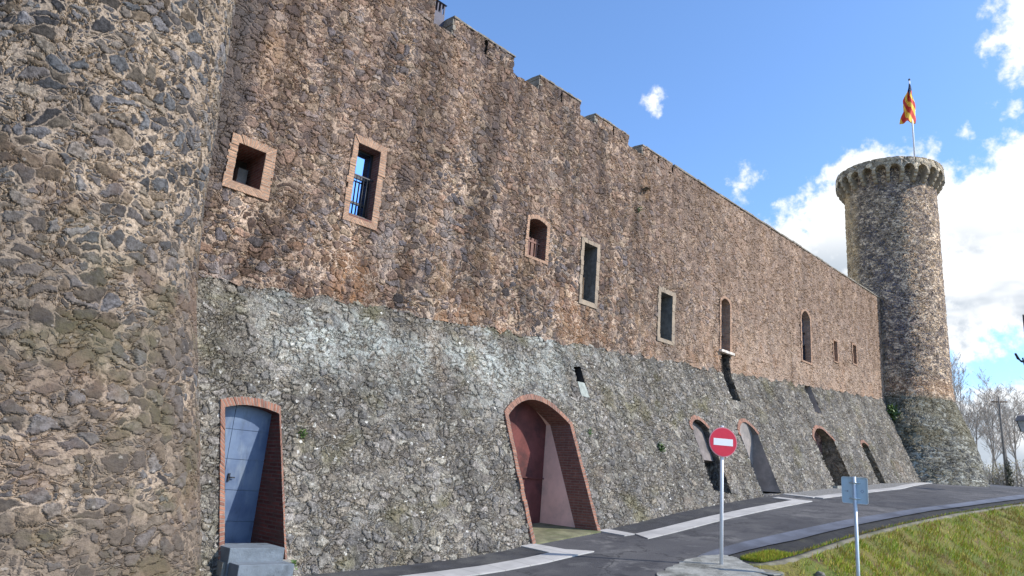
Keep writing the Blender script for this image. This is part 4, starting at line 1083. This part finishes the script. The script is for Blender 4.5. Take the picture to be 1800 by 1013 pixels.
r_ = random.Random(12)
for k, (s__, d__, q) in enumerate(((13.05, .25, .10), (13.5, .5, .14), (12.9, .75, .09), (13.9, .35, .08), (13.3, .95, .12))):
    import bmesh
    bm = bmesh.new(); bmesh.ops.create_icosphere(bm, subdivisions=2, radius=q)
    for v in bm.verts: v.co = Vector((v.co.x*1.2, v.co.y, v.co.z*.7)) * r_.uniform(.82, 1.12)
    me = bpy.data.meshes.new('stone'); bm.to_mesh(me); bm.free(); me.materials.append(M_ROCK)
    o = link(me, 'stone'); o.location = (s__, float(kb(s__)) - .2 - d__, float(bank_z(s__, d__)) + q*.2); o.rotation_euler = (r_.random(), 0, r_.random()*3)
    tag(o, ['pale stone lying in bare earth next to the culvert head', 'largest field stone in the bare earth below the kerb', 'flat stone low on the bank in front of the culvert', 'small stone just under the kerb, nearest the grass', 'mid sized stone lower down the bare bank'][k], 'stone', 'field stones on the bare end of the bank')

# ------------------------------------------------------------------ plants rooted in the wall
def mk_leaf(name, a, b_):
    m, t, b, o = mat(name); u = t.sep(uvnode(t))
    t.set(b.inputs['Base Color'], t.mix(u[0], a, b_)); b.inputs['Roughness'].default_value = .6
    return m
M_LEAF = mk_leaf('wall plant leaves', (.025, .06, .012), (.10, .17, .03))
def leafclump(name, c, rx, rz, n, size, label, seed, cat='plant', m=M_LEAF, group=None):
    r = random.Random(seed); mb = MB()
    for i in range(n):
        d = Vector((r.gauss(0, 1), r.gauss(0, 1), r.gauss(0, 1))).normalized()*r.random()**.45
        p = Vector(c) + Vector((d.x*rx, -abs(d.y)*rx*.8, d.z*rz - abs(d.y)*rz*.35))
        a = Vector((r.uniform(-1, 1), r.uniform(-1, 1), r.uniform(-.6, .9))).normalized(); b = a.cross(Vector((r.uniform(-1, 1), r.uniform(-1, 1), r.uniform(-1, 1)))).normalized()
        L = size*r.uniform(.6, 1.4); k = r.random()
        mb.face([p, p+a*L*.5+b*L*.28, p+a*L, p+a*L*.5-b*L*.28], [(k, k)]*4)
    return tag(mb.build(name, m, merge=False), label, cat, group)
leafclump('wall_plant', (37.75, -.30, 4.45), .50, .48, 420, .16, 'largest green bush growing from the wall beside the round tower', 1)
leafclump('wall_plant', (16.58, -1.09, 1.10), .14, .15, 90, .075, 'dark green tuft on the sloping base right of the big passage', 2)
leafclump('wall_plant', (13.72, -.97, 1.20), .07, .09, 40, .05, 'tiny green tuft close to the shoulder of the brick passage arch', 3)
leafclump('wall_plant', (6.05, -1.10, .42), .05, .07, 40, .05, 'tiny green weed on the sloping base right of the blue door', 4)
leafclump('wall_plant', (5.64, -2.1, -1.46), .07, .08, 40, .05, 'small weed growing beside the concrete steps', 6)
leafclump('wall_plant', (16.95, -.03, 8.9), .22, .10, 70, .08, 'dry plant hanging high on the wall below the fourth merlon', 7, m=mk_leaf('dry plant', (.07, .055, .035), (.13, .10, .06)))
leafclump('wall_plant', (16.7, -.03, 8.15), .10, .09, 40, .06, 'small green tuft high on the bare wall', 8)

# ------------------------------------------------------------------ bare winter trees beyond the crest of the road
M_BARK = simple('hazy grey bark', (.26, .23, .20), .95, 0, .3, 3)  # bark lightened, distance haze put into the colour
M_TWIG = simple('haze-pale twigs', (.42, .36, .30), .95, 0, .25, 3)  # whitening by haze painted into the twigs
M_BUD = mk_leaf('dull yellow buds', (.20, .17, .06), (.28, .25, .10))
def bare_tree(az, dist, top_el, base_el, label, seed, spread=.5, buds=0):
    r = random.Random(seed); a = math.radians(az)
    x, y = dist*math.sin(a), -12 + dist*math.cos(a)
    z0 = dist*math.tan(math.radians(base_el)) - .5; H = dist*math.tan(math.radians(top_el)) - z0
    e = empty('bare_tree', (x, y, z0), label, 'tree', 'bare winter trees beyond the road crest')
    tr, tw, bd = MB(), MB(), []
    def br(p, d, L, rad, lev):
        n = 4; path = [p]; dd = d.copy()
        for i in range(n):
            dd = (dd + Vector((r.gauss(0, .10), r.gauss(0, .10), r.gauss(.03, .06)))*(1 if lev else .35)).normalized()
            path.append(path[-1] + dd*L/n)
        (tr if lev == 0 else tw).tube(path, [max(.007, rad*(1-.6*i/n)) for i in range(n+1)], 6 if lev == 0 else 4 if lev == 1 else 3, cap=False)
        if lev >= 3: bd.append(path[-1])
        if lev < 4:
            k = {0: 12, 1: 7, 2: 4, 3: 3}[lev]
            for i in range(k):
                f = r.uniform(.28 if lev == 0 else .15, 1.0); j = min(n-1, int(f*n)); q = path[j].lerp(path[j+1], f*n-j)
                ax = Vector((r.gauss(0, 1), r.gauss(0, 1), 0)).normalized()
                nd = (dd*(.75) + ax*r.uniform(.4, 1.0)*spread*1.5 + Vector((0, 0, .15))).normalized()
                br(q, nd, L*r.uniform(.34, .55)*(1.1-.4*f), max(.008, rad*.45*(1.15-.6*f)), lev+1)
    br(Vector((x, y, z0)), Vector((r.gauss(0, .05), r.gauss(0, .05), 1)).normalized(), H*.86, H*.010, 0)
    tr.build('trunk', M_BARK, e, merge=False)
    tw.build('branches', M_TWIG, e, merge=False)
    if buds:
        mb = MB()
        for p in bd:
            if r.random() > buds: continue
            u = Vector((r.gauss(0, 1), r.gauss(0, 1), r.gauss(0, 1))).normalized(); w = u.orthogonal().normalized(); k = r.random()
            mb.face([p, p+u*.05+w*.03, p+u*.10, p+u*.05-w*.03], [(k, k)]*4)
        mb.build('crown', M_BUD, e, merge=False)
    return e
bare_tree(76.9, 62, 9.2, 1.9, 'bare tree with upright twigs rising right behind the flared tower base', 21, .35)
bare_tree(77.6, 72, 7.8, 1.8, 'slender bare tree a little right of the flared tower base', 22, .5)
bare_tree(78.35, 60, 7.2, 1.9, 'bare tree with a leaning forked stem, between tower base and utility pole', 23, .55)
bare_tree(79.35, 66, 8.7, 1.9, 'tallest and densest bare tree, directly behind the utility pole', 24, .6)
bare_tree(80.0, 70, 8.0, 1.9, 'bare tree behind the wall lantern at the right edge', 25, .6)
bare_tree(80.9, 64, 8.3, 1.9, 'rightmost bare tree at the picture edge', 26, .6)
bare_tree(77.25, 68, 8.3, 1.9, 'thin bare tree between the tower base and its slender neighbour', 31, .5)
bare_tree(78.85, 74, 8.2, 1.8, 'faint bare tree just left of the utility pole', 32, .65)
bare_tree(79.7, 58, 7.4, 1.9, 'low spreading bare tree between the utility pole and the lantern', 33, .75)
bare_tree(80.45, 78, 8.9, 1.8, 'tall faint bare tree above the wall lantern', 34, .6)
r_ = random.Random(9)
for i, (az_, d_, w_, h_, lb) in enumerate([(77.9, 58, 1.1, .9, 'pale yellowish leafless shrub at the road crest next to the tower base'), (78.8, 57, 1.0, 1.0, 'yellow green shrub at the road crest left of the utility pole'), (79.9, 57, 1.3, 1.1, 'pale shrub at the road crest right of the utility pole')]):
    a = math.radians(az_); x, y = d_*math.sin(a), -12+d_*math.cos(a); z = d_*math.tan(math.radians(2.15))
    e = empty('shrub', (x, y, z-.5), lb, 'shrub', 'shrubs at the crest of the road')
    mb = MB()
    for k in range(170):
        p = Vector((x + r_.gauss(0, w_*.45), y + r_.gauss(0, w_*.45), z - .5)); d = Vector((r_.gauss(0, .3), r_.gauss(0, .3), 1)).normalized(); L = h_*r_.uniform(.9, 2.0)
        mb.tube([p, p+d*L*.5, p+(d+Vector((r_.gauss(0, .2), r_.gauss(0, .2), 0)))*L], [.012, .009, .004], 3, cap=False)
    mb.build('stems', M_TWIG, e, merge=False)
    mb = MB()
    for k in range(420):
        d = Vector((r_.gauss(0, 1), r_.gauss(0, 1), r_.gauss(0, 1))).normalized()*r_.random()**.4
        p = Vector((x, y, z+h_*.45)) + Vector((d.x*w_, d.y*w_, d.z*h_)); u = Vector((r_.gauss(0, 1), r_.gauss(0, 1), r_.gauss(0, 1))).normalized(); w = u.orthogonal().normalized(); q = r_.random()
        mb.face([p, p+u*.06+w*.035, p+u*.12, p+u*.06-w*.035], [(q, q)]*4)
    mb.build('foliage', M_BUD, e, merge=False)

# ------------------------------------------------------------------ utility pole, street lantern, mast
def polar(az, dist, el=None):
    a = math.radians(az); return dist*math.sin(a), -12+dist*math.cos(a), (dist*math.tan(math.radians(el)) if el is not None else 0)
x, y, _ = polar(79.18, 55); z0 = 55*math.tan(math.radians(2.3)) - .6; z1 = 55*math.tan(math.radians(7.7))
up = empty('utility_pole', (x, y, z0), 'weathered wooden utility pole with a short crossarm among bare trees', 'pole')
mb = MB(); mb.tube([(x, y, z0), (x-.02, y, (z0+z1)/2), (x-.05, y, z1)], [.085, .07, .06], 10); mb.build('pole', simple('weathered pole wood', (.19, .165, .14), .9, 0, .3, 4), up)
mb = MB(); rv = Vector((math.cos(math.radians(79.2)), -math.sin(math.radians(79.2)), 0)); c_ = Vector((x-.05, y, z1-.35))
mb.tube([c_ - rv*.42, c_ + rv*.42], .045, 6); mb.build('crossarm', M_OLDWOOD, up)
for k in (-.36, .36):
    mb = MB(); q = c_ + rv*k; mb.tube([q+Vector((0, 0, .03)), q+Vector((0, 0, .09)), q+Vector((0, 0, .15))], [.025, .045, .02], 8); mb.build('insulator', M_WHITEP, up)
leafclump('ivy', (x, y-.05, z0+1.15), .34, 1.05, 420, .12, 'dark ivy wrapped round the foot of the utility pole', 31, 'ivy', mk_leaf('ivy leaves', (.03, .035, .015), (.075, .07, .03)))

lx, ly, _ = polar(80.42, 34); lz = lambda el: 34*math.tan(math.radians(el))
lp = empty('street_lamp', (lx, ly, float(zr(34, -6))), 'old style lantern street lamp cut by the right picture edge', 'street lamp')
mb = MB(); mb.tube([(lx, ly, lz(1.0)), (lx, ly, lz(5.4))], [.05, .035], 10); mb.build('pole', M_IRON, lp)
mb = MB()
def frus(mb, r0, z0, r1, z1, n=4):
    for i in range(n):
        a0, a1 = math.pi/4 + 2*math.pi*i/n, math.pi/4 + 2*math.pi*(i+1)/n
        mb.face([(lx+r0*math.cos(a0), ly+r0*math.sin(a0), z0), (lx+r0*math.cos(a1), ly+r0*math.sin(a1), z0), (lx+r1*math.cos(a1), ly+r1*math.sin(a1), z1), (lx+r1*math.cos(a0), ly+r1*math.sin(a0), z1)])
frus(mb, .36, lz(6.10), .26, lz(6.42)); frus(mb, .26, lz(6.42), .05, lz(6.55)); frus(mb, .36, lz(6.10), .01, lz(6.11)); mb.build('lamp_hood', simple('brown grey lantern hood', (.22, .19, .18), .6), lp)
mb = MB(); frus(mb, .16, lz(5.45), .27, lz(6.09)); frus(mb, .16, lz(5.45), .01, lz(5.44)); mb.build('lantern_glass', simple('dull lantern glass', (.42, .42, .42), .3), lp)
mb = MB()
for i in range(4):
    a = math.pi/4 + math.pi/2*i; mb.tube([(lx+.165*math.cos(a), ly+.165*math.sin(a), lz(5.44)), (lx+.28*math.cos(a), ly+.28*math.sin(a), lz(6.10))], .018, 5)
mb.build('lantern_frame', M_IRON, lp)

mx, my, _ = polar(80.98, 26); mz = lambda el: 26*math.tan(math.radians(el))
ms = empty('mast', (mx, my, float(zr(26, -6))), 'thin dark mast with a bracketed aerial at the right picture edge', 'mast')
mb = MB(); mb.tube([(mx, my, mz(-.5)), (mx, my, mz(10.2)), (mx, my, mz(13.0))], [.05, .045, .025], 8); mb.build('pole', M_IRON, ms)
rv = Vector((math.cos(math.radians(81)), -math.sin(math.radians(81)), 0)); c_ = Vector((mx, my, mz(9.9)))
mb = MB(); mb.tube([c_, c_ - rv*.17 + Vector((0, 0, .03)), c_ - rv*.24 + Vector((0, 0, .12)), c_ - rv*.30 + Vector((0, 0, .28))], [.03, .035, .04, .03], 7)
mb.tube([c_ - rv*.02 - Vector((0, 0, .1)), c_ - rv*.10 - Vector((0, 0, .08)), c_ - rv*.13 + Vector((0, 0, .14))], .022, 6); mb.build('aerial', M_IRON, ms)
